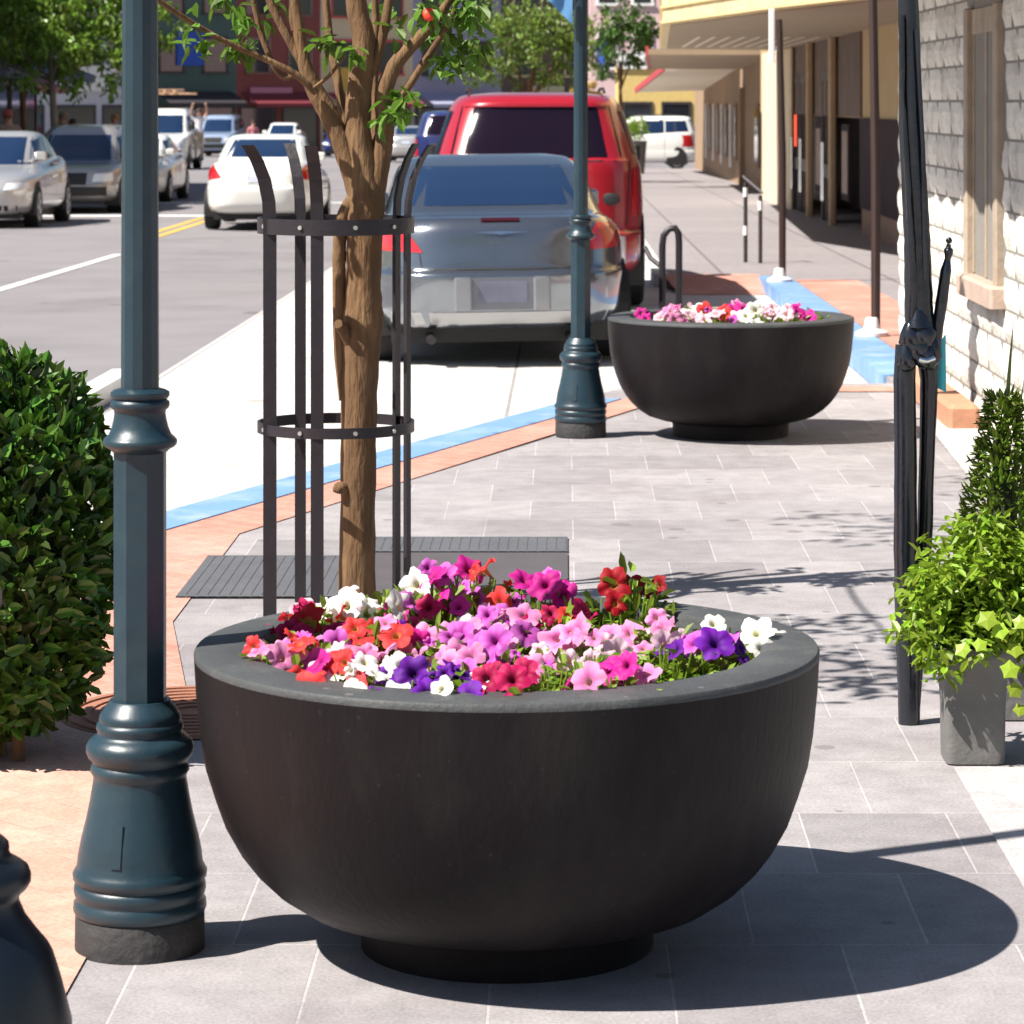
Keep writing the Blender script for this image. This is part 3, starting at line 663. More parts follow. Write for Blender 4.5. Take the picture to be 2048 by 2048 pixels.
c = MB(); c.lathe([(.04, -.02), (.08, .06), (.09, .14), (.05, .2)], 14); c.build('shade_core', m_core_stem, t, smooth=True)  # solid core coloured as dark as the shaded inside of the plant
pot('plant_pot', 'grey pot mostly hidden behind the bushy plant, holding the dark spire', 1.19, 8.32, .10, .30)
t = thing('spire_shrub', 'tall dark green spire shrub with pointed blade tips at the right edge', 'shrub', (1.172, 8.3, .28))
lf = MB(); r_ = random.Random(9)
for k in range(2300):
    z = r_.random()**1.1*.58; rr = (.14*(1-z/.62)+.015)*(.45+.6*r_.random()**.5)
    a = r_.uniform(0, 6.28); p = Vector((rr*math.cos(a), rr*math.sin(a), z))
    lf.leaf(p, Vector((math.cos(a), math.sin(a), r_.uniform(-.2, 1.3))), Vector((math.cos(a), math.sin(a), .6)), .032*r_.uniform(.6, 1.4), .012, .2)
lf.build('foliage', m_leafD, t)
lf = MB()
for (dx, dy, hh) in [(.0, 0, .78), (.03, .02, .62), (.05, -.02, .66), (-.03, .0, .55), (.07, .0, .5)]:
    pts = [[Vector((dx+s_*.014*(1-u)**.7+.03*u*u, dy+abs(s_)*.006, .15+u*(hh-.15))) for s_ in (-1, 0, 1)] for u in [i/8 for i in range(9)]]
    lf.grid(pts)
lf.build('blade', M('blade_leaf', (.16, .20, .05), .5, trans=.2), t, smooth=True)
c = MB(); c.tube([(0, 0, 0), (0, 0, .5)], [.05, .01], 8); c.build('stem', m_core_stem, t)

# ---------------------------------------------------------------- black iron pole on the right
PY = 8.21
t = thing('iron_pole', 'glossy black iron pole with twin legs and a ball tipped side rod', 'pole', at(1818, 1447, PY))
def pl(px, py, dy=0): return at(px, py, PY+dy)-Vector(t.location)
s_ = PY/FPX
b = MB()
def sm(mb, pts, n=10, wob=.03):
    P = [pl(p[0], p[1], p[3] if len(p) > 3 else 0) for p in pts]; Rr = [p[2]*s_*1.22 for p in pts]; out, rr = [], []
    for i in range(len(P)-1):
        for j in range(5): u = j/5; out.append(P[i].lerp(P[i+1], u)); rr.append(Rr[i]+(Rr[i+1]-Rr[i])*u)
    out.append(P[-1]); rr.append(Rr[-1]); mb.tube(out, rr, n, wob=wob)
sm(b, [(1816, -140, 17), (1816, 0, 17), (1820, 120, 18), (1822, 260, 20), (1829, 380, 21), (1834, 480, 22), (1836, 560, 23), (1838, 630, 24), (1842, 690, 26)], 9)
b.build('upper_pole', m_gloss, t, smooth=50)
b = MB(); sm(b, [(1803, 30, 5, -.03), (1806, 200, 4, -.03), (1814, 340, 5, -.035), (1823, 480, 7, -.035), (1826, 580, 7, -.035), (1822, 640, 6, -.03)], 7); sm(b, [(1833, 60, 4, -.03), (1846, 300, 4, -.03), (1852, 560, 6, -.03)], 7); b.build('wrap_rod', m_gloss, t, smooth=50)
b = MB(); sm(b, [(1812, 690, 18), (1809, 760, 19), (1811, 900, 19), (1811, 1100, 20), (1814, 1250, 20), (1817, 1350, 19), (1818, 1447, 18)], 10); b.build('leg', m_gloss, t, smooth=50)
b = MB(); sm(b, [(1852, 700, 17, .03), (1858, 760, 15, .03), (1854, 900, 13, .03), (1850, 1050, 13, .03), (1843, 1200, 13, .02), (1832, 1330, 12, .01), (1826, 1440, 11, 0)], 9); b.build('leg', m_gloss, t, smooth=50)
b = MB()
for (px, py, r0, r1) in [(1835, 640, 20, 26), (1846, 675, 28, 22), (1822, 672, 20, 26), (1850, 710, 22, 24), (1812, 715, 17, 20), (1868, 700, 12, 14), (1835, 700, 26, 20)]:
    b.tube([pl(px, py-26, -.02), pl(px, py-10, -.02), pl(px+3, py+14, -.02), pl(px, py+28, -.02)], [r0*.6*s_, r0*s_, r1*s_, r1*.5*s_], 9, wob=.12)
b.build('clamp', m_gloss, t, smooth=50)
b = MB(); sm(b, [(1838, 718, 5, -.06), (1852, 722, 5, -.06), (1868, 716, 5, -.05)], 8); b.build('steel_clip', m_chrome, t, smooth=50)
b = MB(); sm(b, [(1868, 740, 8), (1874, 660, 10), (1884, 600, 10), (1892, 540, 9), (1895, 518, 5), (1897, 508, 7), (1897, 500, 8), (1897, 494, 4), (1898, 488, 4)], 9)
c = pl(1898, 481); bb = [(.001, -.009), (.006, -.007), (.0092, 0), (.006, .007), (.001, .009)]; b.lathe(bb, 14, c); b.build('side_rod', m_gloss, t, smooth=50)
b = MB(); q = [pl(1872, 690, .05), pl(1892, 668, .05), pl(1893, 785, .05), pl(1866, 772, .05)]
b.grid([[q[0]*(1-u)*(1-v)+q[1]*u*(1-v)+q[2]*u*v+q[3]*(1-u)*v+Vector((0, .006*math.sin(8*u), 0)) for u in [i/6 for i in range(7)]] for v in [i/6 for i in range(7)]])
o = b.build('cyan_rag', m_cyan, t, smooth=True); o['label'] = 'cyan cloth tied at the clamp'

# ---------------------------------------------------------------- stone building on the right
WX = 2.15
t = thing('stone_building', 'white rough stone building on the right edge with a deep window', 'building', (WX, 14, 0))
b = MB(); r_ = random.Random(3)
WY0, WY1, WIN = -1.2, 6.0, (1.35, 2.35)                              # along the wall (local y), window opening
b.box(.0075, 9, WY0, WY1, -.3, 4.6, 1)
z = -.04
def blk(y0, y1, z0, z1):
    g_ = .005; n = 6; m = 3
    pts = []
    for i in range(n+1):
        row = []
        for j in range(m+1):
            ed = (i in (0, n) or j in (0, m))
            row.append((.008 if ed else -.001-r_.random()*.009, y0+g_+(y1-y0-2*g_)*(i/n)+(0 if ed else r_.uniform(-.012, .012)), z0+g_+(z1-z0-2*g_)*(j/m)+(0 if ed else r_.uniform(-.01, .01))))
        pts.append(row)
    b.grid(pts)
    # rounded shoulders
while z < 3.3:
    h = r_.choice([.13, .16, .19, .22]); y = WY0-r_.random()*.3
    while y < WY1:
        wd = r_.uniform(.24, .62); y1 = min(y+wd, WY1); y0 = max(y, WY0)
        if WY1-y1 < .12: y1 = WY1
        if y1-y0 > .05:
            a0, a1 = WIN[0]-.12, WIN[1]+.12
            if z+h > .66 and z < 2.12 and y1 > a0 and y0 < a1:
                if y0 < a0-.08: blk(y0, a0, z, z+h)
                if y1 > a1+.08: blk(a1, y1, z, z+h)
            else: blk(y0, y1, z, z+h)
        y += wd
    z += h
b.build('wall', [m_stone, m_mortar], t)
wf = MB(); a0, a1 = WIN
wf.bbox(-.035, .06, a0-.12, a0, .74, 2.14, .008); wf.bbox(-.035, .06, a1, a1+.12, .74, 2.14, .008); wf.box(-.005, .06, a0, a1, 2.0, 2.13)
wn = wf.build('window', m_frame, t)
q = MB(); q.box(.04, .049, a0+.001, a1-.001, .75, 1.999); q.build('pane', m_glass, wn)
q = MB(); q.bbox(-.07, .05, a0-.16, a1+.16, .63, .74, .015); q.build('sill', M('pinkish_sill', (.42, .31, .25), .8, var=.15, bump=.3), wn)
q = MB(); q.box(.0, .04, (a0+a1)/2-.03, (a0+a1)/2+.03, .75, 1.999); q.box(.0, .04, a0+.001, a0+.05, .75, 1.999); q.box(.0, .04, a1-.05, a1-.001, .75, 1.999); q.build('mullion', m_frame, wn)
q = MB(); rows = []                                                  # canvas awning above the picture, scalloped edge
for j in range(7):
    u = j/6; rows.append([(-1.0*u, WY0+.2+(WY1-WY0-.4)*i/36, 3.15-.55*u) for i in range(37)])
rows.append([(-1.0, WY0+.2+(WY1-WY0-.4)*i/36, 2.53-.07*abs(math.sin(i*math.pi/3))) for i in range(37)])
q.grid(rows); q.build('awning', M('brown_canvas', (.22, .12, .07), .85), t, smooth=40)
kb = MB(); kb.bbox(1.93, 2.09, 15.6, 17.9, 0, .12, .02); o = kb.build('brick_edging', M('edging_brick', (.45, .22, .13), .8, var=.2, bump=.4, bs=30))
tag(o, 'low orange brick edging along the foot of the white stone wall', 'edging')

# ---------------------------------------------------------------- theatre with marquee
t = thing('theatre_building', 'beige theatre front with glass doors under a wedge marquee', 'building', (4.07, 28, -.08))
b = MB(); b.box(0, 12, 0, 36.5, 1.5, 7, 0); b.build('wall', m_beige, t)
b = MB(); b.box(-.01, 12, 0, 14.4, -.4, .28, 0); b.build('base_course', m_brown, t)
b = MB(); b.box(-.04, 12, 0, 14.4, .28, 1.497, 0); b.build('dark_tile_dado', m_dwain, t)
b = MB(); b.box(.9, 12, 14.41, 36.5, -.5, 1.498, 0); b.box(.85, .9, 14.41, 32, 1.0, 2.6); b.build('recessed_lobby_wall', m_dark, t)
for i, (y, wd) in enumerate([(17.9, .32), (22.2, .32)]):
    p = MB(); p.bbox(-.15, -.05, y, y+wd, -.32-.0065*(y-16), 2.69, .02); o = p.build('pillar', M('pillar_tan', (.34, .23, .13), .8), t)
p = MB(); p.bbox(-.13, -.05, 26.5, 34.0, -.6, 2.69, .03); o = p.build('pillar', M('pillar_white', (.62, .52, .36), .8), t); o['label'] = 'sunlit white pillar at the end of the theatre front'
for i, y0 in enumerate([19.0, 23.5, 25.6, 27.7]):
    d = MB(); 
    d.box(-.04, .02, y0, y0+.10, -.35, 2.2); d.box(-.04, .02, y0+1.6, y0+1.7, -.35, 2.2); d.box(-.04, .02, y0+.1, y0+1.6, 2.05, 2.2); d.box(-.04, .02, y0+.1, y0+1.6, .55, .75); d.box(-.04, .02, y0+.82, y0+.90, -.35, 2.05)
    do = d.build('door', M('bronze_frame', (.05, .03, .025), .4), t)
    q = MB(); q.box(-.005, .01, y0+.1, y0+1.6, -.3, 2.05); q.build('pane', m_glass, do)
    q = MB(); q.tube([(-.1, y0+.75, .2), (-.1, y0+.75, 1.1)], .02, 6); q.tube([(-.1, y0+.97, .2), (-.1, y0+.97, 1.1)], .02, 6); q.build('handle', m_chrome, do)
q = MB(); q.box(-.03, .0, 14.42, 26.48, 1.51, 2.69); q.build('transom_panel', M('transom_brown', (.10, .06, .042), .7, var=.4, vs=2), t)
for y0 in (20.9, 16.2):
    q = MB(); q.box(-.03, .02, y0, y0+1.1, .3, 1.4); o = q.build('poster_case', m_dwain, t)
    q = MB(); q.box(-.036, -.031, y0+.12, y0+.98, .4, 1.3); q.build('poster', M('poster_paper', (.22, .14, .11), .5, var=.5, vs=5), o)
q = MB(); q.box(-.06, -.045, 25.9, 26.2, .95, 1.5); o = q.build('neon_sign', m_neon, t); o['label'] = 'glowing red neon sign in the theatre door'
# wedge marquee: footprint in world XY
poly = [(1.23, 39.0), (2.25, 32.4), (2.95, 29.0), (4.07, 28.6), (4.07, 58.0), (1.75, 56.5)]
def prism(poly, z0, z1, off):
    mb = MB(); n = len(poly)
    mb.rings([[(x-off[0], y-off[1], z-off[2]) for x, y in poly] for z in (z0, z1)]); return mb
mq = prism(poly, 2.62, 3.5, t.location).build('marquee', m_cream, t)
q = MB()
ip = [(1.33, 39.1), (2.33, 32.6), (3.0, 29.3), (4.0, 29.0), (4.0, 57.8), (1.85, 56.3)]
prism(ip, 2.60, 2.618, t.location).build('soffit', m_soff, mq)
for dz, hh in ((2.63, .03), (2.82, .025), (3.2, .03)):
    op = [(x-.03, y-.02) for x, y in poly]
    prism(op, dz, dz+hh, t.location).build('moulding', M('cream_moulding', (.70, .52, .25), .7), mq)
for i in range(9):
    q = MB(); y0 = 45.5; x0 = 1.95+i*.22
    q.add([(x0-4.07, y0-28, 2.594+.08), (x0+.05-4.07, y0-28, 2.594+.08), (x0+.12-4.07, y0+8.5-28, 2.594+.08), (x0+.07-4.07, y0+8.5-28, 2.594+.08)], [(0, 1, 2, 3)])
    q.build('light_slot', M('slot_white', (.75, .65, .5), .5), mq)
for (x, y, lb, ztop) in [(2.09, 29.8, 'thin dark pole on a white foot, the farther of two by the marquee', 2.52), (2.235, 22.3, 'thin dark pole on a white foot, the nearer of two by the blue kerb', 3.0)]:
    p = thing('canopy_post', lb, 'post', (x, y, zg(y)+.008), 0, 'posts with white feet')
    q = MB(); q.tube([(0, 0, .05), (0, 0, 1.2), (-.03, 0, ztop)], [.034, .036, .03], 10); q.build('shaft', M('brown_post', (.035, .018, .015), .5), p)
    q = MB(); q.lathe([(.12, 0), (.12, .025), (.06, .05), (.045, .12), (.034, .13)], 16, (-.03, -.02, 0)); q.build('foot', m_white, p, smooth=50)
    q = MB(); q.bbox(-.13, -.075, -.03, .03, ztop-.42, ztop+.1, .008); q.box(-.08, -.02, -.01, .01, ztop-.3, ztop-.26); q.build('white_sleeve', m_white, p)
# tan building beyond
t2 = thing('tan_building', 'tan stucco building with poster cases under the low white awning', 'building', (4.3, 64.6, -.32))
b = MB(); b.box(0, 12, 0, 38, -.6, 6.5); b.build('wall', m_tan, t2)
for i, y0 in enumerate((3.5, 12.5, 17.0, 21.5, 26)):
    q = MB(); q.box(-.05, .01, y0, y0+1.5, .5, 1.9); o = q.build('poster_case', m_brown, t2)
    q = MB(); q.box(-.06, -.051, y0+.15, y0+1.35, .6, 1.8); q.build('glass', m_glass, o)
    if i: q = MB(); q.tube([(-.1, y0+1.6, .3), (-.1, y0+1.6, 1.9)], .04, 6); q.build('drainpipe', m_white, t2)
for y0 in (1.0, 9.5): q = MB(); q.box(-.12, 0, y0, y0+.6, -.5, 2.3); q.build('pilaster', m_tan, t2)
lo = Vector(t2.location)
def slab(corners, th, name, mat, parent, off):
    mb = MB(); c = [Vector(p)-off for p in corners]; mb.rings([c, [p+Vector((0, 0, th)) for p in c]]); return mb.build(name, mat, parent)
m_awn = M('pale_canvas', (.75, .68, .56), .85, trans=.12)
a_ = slab([(1.75, 65, 2.63), (4.29, 65, 2.63), (4.29, 75, 2.43), (2.05, 75, 2.43)], .12, 'flat_canopy', m_soff, t2, lo)
slab([(1.69, 65, 2.61), (1.749, 65, 2.61), (2.049, 75, 2.41), (1.99, 75, 2.41)], .2, 'red_fascia', m_redtrim, a_, lo)
a_ = slab([(2.46, 76, 2.42), (4.29, 76, 2.5), (4.29, 96, 1.99), (2.22, 96, 1.93)], .05, 'awning', m_awn, t2, lo)
slab([(2.40, 76, 2.40), (2.459, 76, 2.40), (2.219, 96, 1.91), (2.16, 96, 1.91)], .16, 'red_valance', m_redtrim, a_, lo)

# ---------------------------------------------------------------- cars
def lerp(a, b, t): return a+(b-a)*t
class Car:
    def __init__(s, layers, L, sub=5):
        s.L = L; s.D = []
        n = len(layers)
        for i in range(n-1):
            p0, p1, p2, p3 = layers[max(i-1, 0)], layers[i], layers[i+1], layers[min(i+2, n-1)]
            for j in range(sub):
                u = j/sub; row = []
                for k in range(6):
                    a = .35*(p2[k]-p0[k]); b = .35*(p3[k]-p1[k])
                    row.append((2*u**3-3*u*u+1)*p1[k]+(u**3-2*u*u+u)*a+(-2*u**3+3*u*u)*p2[k]+(u**3-u*u)*b)
                s.D.append(row)
        s.D.append(list(layers[-1]))
    def mesh(s, nu=72):
        mb = MB(); rs = []
        for zr_, zf_, yr, yf, w_, n in s.D:
            yc, a = (yr+yf)/2, (yf-yr)/2; ring = []
            for i in range(nu):
                t = 2*math.pi*i/nu; cx, sx = math.cos(t), math.sin(t)
                x = w_*math.copysign(abs(cx)**(2/n), cx); y = yc+a*math.copysign(abs(sx)**(2/n), sx)
                ring.append((x, y, zr_+(zf_-zr_)*y/s.L))
            rs.append(ring)
        mb.rings(rs); return mb
    def layer(s, y, z):
        D = s.D; f = lambda k: D[k][0]+(D[k][1]-D[k][0])*y/s.L
        for k in range(len(D)-1):
            z0, z1 = f(k), f(k+1)
            if z0 <= z <= z1 and z1 > z0:
                u = (z-z0)/(z1-z0); return [lerp(D[k][i], D[k+1][i], u) for i in range(6)]
        return D[0] if z < f(0) else D[-1]
    def end(s, x, z, rear=True):
        y = 0. if rear else s.L
        for _ in range(5):
            _, _, yr, yf, w_, n = s.layer(y, z); yc, a = (yr+yf)/2, (yf-yr)/2
            q = a*max(0, 1-min(1, abs(x)/w_)**n)**(1/n); y = yc-q if rear else yc+q
        return y
    def side(s, y, z):
        _, _, yr, yf, w_, n = s.layer(y, z); yc, a = (yr+yf)/2, (yf-yr)/2
        return w_*max(0, 1-min(1, abs(y-yc)/a)**n)**(1/n)
    def patch(s, quads, where, eps=.006, n=12):
        mb = MB()
        for q in quads:
            pts = []
            for i in range(n+1):
                v = i/n; row = []
                for j in range(n+1):
                    u = j/n
                    a = q[0][0]*(1-u)*(1-v)+q[1][0]*u*(1-v)+q[2][0]*u*v+q[3][0]*(1-u)*v
                    z = q[0][1]*(1-u)*(1-v)+q[1][1]*u*(1-v)+q[2][1]*u*v+q[3][1]*(1-u)*v
                    if where == 'rear': row.append((a, s.end(a, z, True)-eps, z))
                    elif where == 'front': row.append((a, s.end(a, z, False)+eps, z))
                    else:
                        sg = -1 if where == 'left' else 1; row.append((sg*(s.side(a, z)+eps), a, z))
                pts.append(row)
            mb.grid(pts)
        return mb
def mir(q): return [[(-x, z) for x, z in k] for k in q]
SEDAN = ([(.25, .22, .30, 4.60, .76, 4.5), (.28, .25, .12, 4.74, .83, 4.5), (.38, .36, .03, 4.83, .868, 4.6), (.55, .52, .0, 4.85, .876, 4.6), (.64, .58, .0, 4.84, .877, 4.6), (.68, .61, .05, 4.82, .872, 4.6),
  (.84, .70, .08, 4.70, .866, 4.6), (.95, .74, .11, 4.58, .84, 4.6), (1.02, .77, .17, 4.40, .79, 4.6), (1.045, .80, .30, 4.10, .755, 4.6), (1.06, .86, .55, 3.45, .735, 4.6), (1.09, .92, .66, 3.35, .722, 4.6), (1.22, 1.10, .98, 3.02, .675, 4.4), (1.35, 1.29, 1.40, 2.62, .615, 4.2), (1.41, 1.37, 1.70, 2.38, .545, 3.8), (1.43, 1.40, 1.85, 2.25, .40, 3.2)], 4.85)
SUV = ([(.30, .30, .2, 5.0, .88, 6), (.38, .38, .04, 5.15, .96, 6), (.50, .50, .0, 5.2, .985, 6), (.68, .66, .0, 5.2, .99, 6), (.71, .69, .09, 5.18, .985, 6), (.95, .88, .10, 5.12, .99, 6), (1.22, 1.0, .11, 5.0, .975, 6),
  (1.33, 1.06, .13, 4.6, .955, 6), (1.36, 1.10, .16, 3.9, .935, 6), (1.55, 1.45, .24, 3.55, .875, 5.5), (1.76, 1.72, .34, 3.2, .80, 5), (1.84, 1.82, .36, 3.05, .755, 4.6), (1.90, 1.89, .48, 2.95, .68, 4.2), (1.93, 1.92, .75, 2.6, .45, 3.4)], 5.2)
def car(label, X, Y, rz, paint_m, kind='sedan', scale=(1, 1, 1), cat='car', name='parked_car', rearq=None, roll=0, detail=False):
    base, L = SEDAN if kind == 'sedan' else SUV
    C = Car(base, L); t = thing(name, label, cat, (X, Y, zr(Y)+.004), rz); t.rotation_euler = (0, roll, rz)
    S_ = lambda o: o
    t.scale = scale
    C.mesh().build('body', paint_m, t, smooth=50)
    sed = kind == 'sedan'
    if sed:
        rg = [[(-.66, 1.085), (.66, 1.085), (.555, 1.345), (-.555, 1.345)]]; wsd = [[(-.64, .93), (.64, .93), (.55, 1.335), (-.55, 1.335)]]
        sw = [[(1.35, 1.03), (2.16, 1.0), (2.12, 1.34), (1.70, 1.345)], [(2.22, 1.0), (3.05, .97), (2.65, 1.27), (2.18, 1.34)]]
        tlq = [[(.52, .80), (.845, .82), (.815, .965), (.66, .985)]]; hl = [[(.48, .58), (.82, .60), (.78, .70), (.52, .68)]]
        wy = (.92, 3.78); wr, wt, wx = .32, .21, .865
    else:
        rg = [[(-.915, 1.355), (.915, 1.355), (.79, 1.81), (-.79, 1.81)]]; wsd = [[(-.82, 1.14), (.82, 1.14), (.72, 1.72), (-.72, 1.72)]]
        sw = [[(.5, 1.38), (1.5, 1.34), (1.5, 1.76), (.62, 1.76)], [(1.56, 1.33), (2.55, 1.28), (2.5, 1.75), (1.56, 1.76)], [(2.61, 1.28), (3.6, 1.2), (3.15, 1.66), (2.58, 1.75)]]
        tlq = [[(.84, .84), (.965, .84), (.945, 1.25), (.87, 1.25)]]; hl = [[(.52, .72), (.9, .74), (.88, .92), (.55, .9)]]
        wy = (1.0, 4.15); wr, wt, wx = .39, .26, .965
    if rearq: tlq = rearq
    C.patch(rg, 'rear').build('rear_window', m_cglass if sed else m_tint, t, smooth=True)
    C.patch(wsd, 'front').build('windscreen', m_cglass, t, smooth=True)
    for q in sw:
        C.patch([q], 'left').build('side_window', m_cglass, t, smooth=True); C.patch([q], 'right').build('side_window', m_cglass, t, smooth=True)
    for q in (tlq, mir(tlq)): C.patch(q, 'rear', .008).build('tail_light', m_tail, t, smooth=True)
    for q in (hl, mir(hl)): C.patch(q, 'front', .008).build('headlight', m_clear, t, smooth=True)
    gz = (.46, .60) if sed else (.66, .92)
    C.patch([[(-.40, gz[0]), (.40, gz[0]), (.42, gz[1]), (-.42, gz[1])]], 'front', .006).build('grille', m_black, t)
    if sed: C.patch([[(-.8, .28), (.8, .28), (.8, .36), (-.8, .36)]], 'front', .005).build('lower_intake', m_black, t)
    pz = (.72, .84) if sed else (.74, .88)
    if not detail: C.patch([[(-.17, pz[0]), (.17, pz[0]), (.17, pz[1]), (-.17, pz[1])]], 'rear', .012).build('number_plate', m_plate, t)
    if not sed:
        C.patch([[(-.93, .40), (.93, .40), (.93, .66), (-.93, .66)]], 'rear', .02).build('rear_bumper', m_champ, t)
        C.patch([[(-.93, .42), (.93, .42), (.93, .62), (-.93, .62)]], 'front', .02).build('front_bumper', m_black, t)
        for sx in (-1, 1):
            q = MB(); q.tube([(sx*.62, .8, 1.93), (sx*.62, 1.2, 1.965), (sx*.62, 2.4, 1.965), (sx*.62, 2.8, 1.94)], .014, 6); q.build('roof_rail', m_black, t)
    sm_ = ([[(-.86, .672), (.86, .672), (.86, .682), (-.86, .682)]], [[(-.515, .69), (-.505, .69), (-.52, .80), (-.53, .80)]], [[(.515, .69), (.505, .69), (.52, .80), (.53, .80)]]) if sed else ([[(-.85, 1.318), (.85, 1.318), (.85, 1.33), (-.85, 1.33)]], [[(-.815, .75), (-.80, .75), (-.83, 1.33), (-.845, 1.33)]], [[(.815, .75), (.80, .75), (.83, 1.33), (.845, 1.33)]])
    if not detail:
        for q in sm_: C.patch(q, 'rear', .004).build('panel_gap', m_black, t)
    for yy in ((1.28, 2.19, 3.2) if sed else (.5, 1.53, 2.58, 3.7)):
        for wsd_ in ('left', 'right'): C.patch([[(yy, .45), (yy+.012, .45), (yy+.012, .95 if sed else 1.2), (yy, .95 if sed else 1.2)]], wsd_, .003).build('panel_gap', m_black, t)
    for sx in (-1, 1):                                            # door mirrors
        my = 3.0 if sed else 3.45; mz = 1.0 if sed else 1.27; xx = sx*(C.side(my, mz)+.01)
        q = MB(); q.bbox(min(xx, xx+sx*.17), max(xx, xx+sx*.17), my-.05, my+.07, mz, mz+(.12 if sed else .16), .02); q.build('mirror', paint_m if sed else m_black, t, smooth=40)
    for sx in (-1, 1):
        for y in wy:
            q = MB(); n = 28; xi, xo = sx*(wx-wt), sx*(wx+.012)
            prof = [(xi, wr*.6), (xi, wr*.94), (xi+sx*.03, wr), (xo-sx*.03, wr), (xo, wr*.93), (xo-sx*.004, wr*.66), (xo-sx*.03, wr*.64)]
            q.rings([[(x, y+r*math.cos(2*math.pi*i/n), wr+r*math.sin(2*math.pi*i/n)) for i in range(n)] for x, r in prof])
            wo = q.build('wheel', m_tyre, t, smooth=40)
            q = MB(); xr = xo-sx*.012
            q.rings([[(x, y+r*math.cos(2*math.pi*i/n), wr+r*math.sin(2*math.pi*i/n)) for i in range(n)] for x, r in ((xr, wr*.65), (xr+sx*.008, wr*.65), (xr+sx*.008, wr*.56), (xr, wr*.56))], False, False)
            for j in range(5):
                a = 2*math.pi*j/5; d = Vector((0, math.cos(a), math.sin(a))); s2 = Vector((0, -math.sin(a), math.cos(a))); c0 = Vector((xr, y, wr))
                q.add([c0+s2*.03, c0-s2*.03, c0+d*wr*.6-s2*.03, c0+d*wr*.6+s2*.03, c0+s2*.03+Vector((sx*.012, 0, 0)), c0-s2*.03+Vector((sx*.012, 0, 0)), c0+d*wr*.6-s2*.03+Vector((sx*.012, 0, 0)), c0+d*wr*.6+s2*.03+Vector((sx*.012, 0, 0))], [(4, 5, 6, 7), (0, 3, 7, 4), (1, 2, 6, 5)])
            q.build('rim', m_rimm, wo)
            q = MB(); ra = wr+.055                                 # dark wheel housing behind the arch
            xs = sx*(C.side(y, wr+.1)+.003)
            pts = [(xs, y+ra*math.cos(R(a)), wr+ra*math.sin(R(a))) for a in range(0, 181, 12)]+[(xs, y-ra, .2), (xs, y+ra, .2)]
            pi = [(xs-sx*.3, p[1], p[2]) for p in pts]
            q.rings([pi, pts]); q.build('wheel_arch', m_black, t)
    q = MB(); q.box(-.7, .7, .35, L-.35, .16 if sed else .27, .34); q.build('underbody', m_black, t)
    return t, C
# silver sedan, nearest
m_guard = paint('guard_silver', (.30, .31, .33), .7, .25)
YC = 20.9
t, C = car('silver blue sedan parked nearest, seen from behind beyond the tree guard', (1006-VPX)*YC/FPX, YC, R(4.0), m_silver, 'sedan', (1.06, 1, 1), rearq=[[(.50, .79), (.862, .80), (.835, .955), (.63, .975)]], roll=R(-.7), detail=True, name='parked_sedan')
C.patch([[(-.125, .995), (.125, .995), (.12, 1.018), (-.12, 1.018)]], 'rear', .012).build('brake_light', m_taild, t, smooth=True)
e = MB(); e.grid([[(x*.19, C.end(x*.19, z)-.012, z) for z in (.925-.02*(1-abs(x)**.6)-.003, .925-.004+.008*(1-abs(x)))] for x in [i/10-1 for i in range(21)]]); e.build('wing_emblem', m_chrome, t, smooth=True)
q = MB()
for i in range(7): x = -.60+i*.022; q.add([(x, C.end(x, .975)-.010, .966), (x+.013, C.end(x, .975)-.010, .966), (x+.015, C.end(x, .985)-.010, .984 if i else .992), (x+.002, C.end(x, .985)-.010, .984 if i else .992)], [(0, 1, 2, 3)])
q.build('script_badge', m_chrome, t)
C.patch([[(-.86, .672), (.86, .672), (.86, .682), (-.86, .682)]], 'rear', .004).build('bumper_seam', m_black, t)
C.patch([[(-.51, .69), (-.505, .69), (-.52, .78), (-.525, .78)], [(.51, .69), (.505, .69), (.52, .78), (.525, .78)]], 'rear', .004).build('boot_seam', m_black, t)
C.patch([[(-.27, .40), (.25, .40), (.25, .62), (-.27, .62)]], 'rear', .004).build('plate_recess', M('recess_grey', (.16, .17, .2), .4, metal=.5), t, smooth=True)
C.patch([[(-.15, .45), (.16, .45), (.16, .60), (-.15, .60)]], 'rear', .009).build('number_plate', M('blurred_plate', (.13, .135, .19), .45, var=.3, vs=5), t, smooth=True)
for x0, x1 in ((-.305, -.19), (.20, .31)):
    q = MB(); y0 = C.end(0, .52); q.bbox(x0, x1, y0-.045, y0+.05, .40, .625, .012); q.build('bumper_guard', m_guard, t, smooth=40)
C.patch([[(-.80, .30), (.80, .30), (.84, .385), (-.84, .385)]], 'rear', .005).build('lower_bumper', paint('lower_silver', (.42, .42, .43), .4, .4), t, smooth=True)
for sx in (-.45, .45): q = MB(); q.tube([(sx, .05, .2), (sx, .5, .2)], .03, 10); q.build('exhaust', m_iron, t, smooth=50)
# red SUV
YS = 27.2
t, C = car('tall red sport utility vehicle parked ahead of the silver sedan', (1072-VPX)*YS/FPX, YS, R(.8), m_red, 'suv', cat='car', name='parked_suv')
q = MB(); n = 20
q.rings([[(.66+.082*math.cos(6.283*i/n)*k, C.end(.66, .98)-e_, .985+.055*math.sin(6.283*i/n)*k) for i in range(n)] for k, e_ in ((1, -.005), (1, .012), (.85, .018))]); q.build('oval_badge', m_black, t, smooth=40)
C.patch([[(-.76, 1.80), (.76, 1.80), (.72, 1.835), (-.72, 1.835)]], 'rear', .02).build('spoiler_lip', m_red, t, smooth=True)
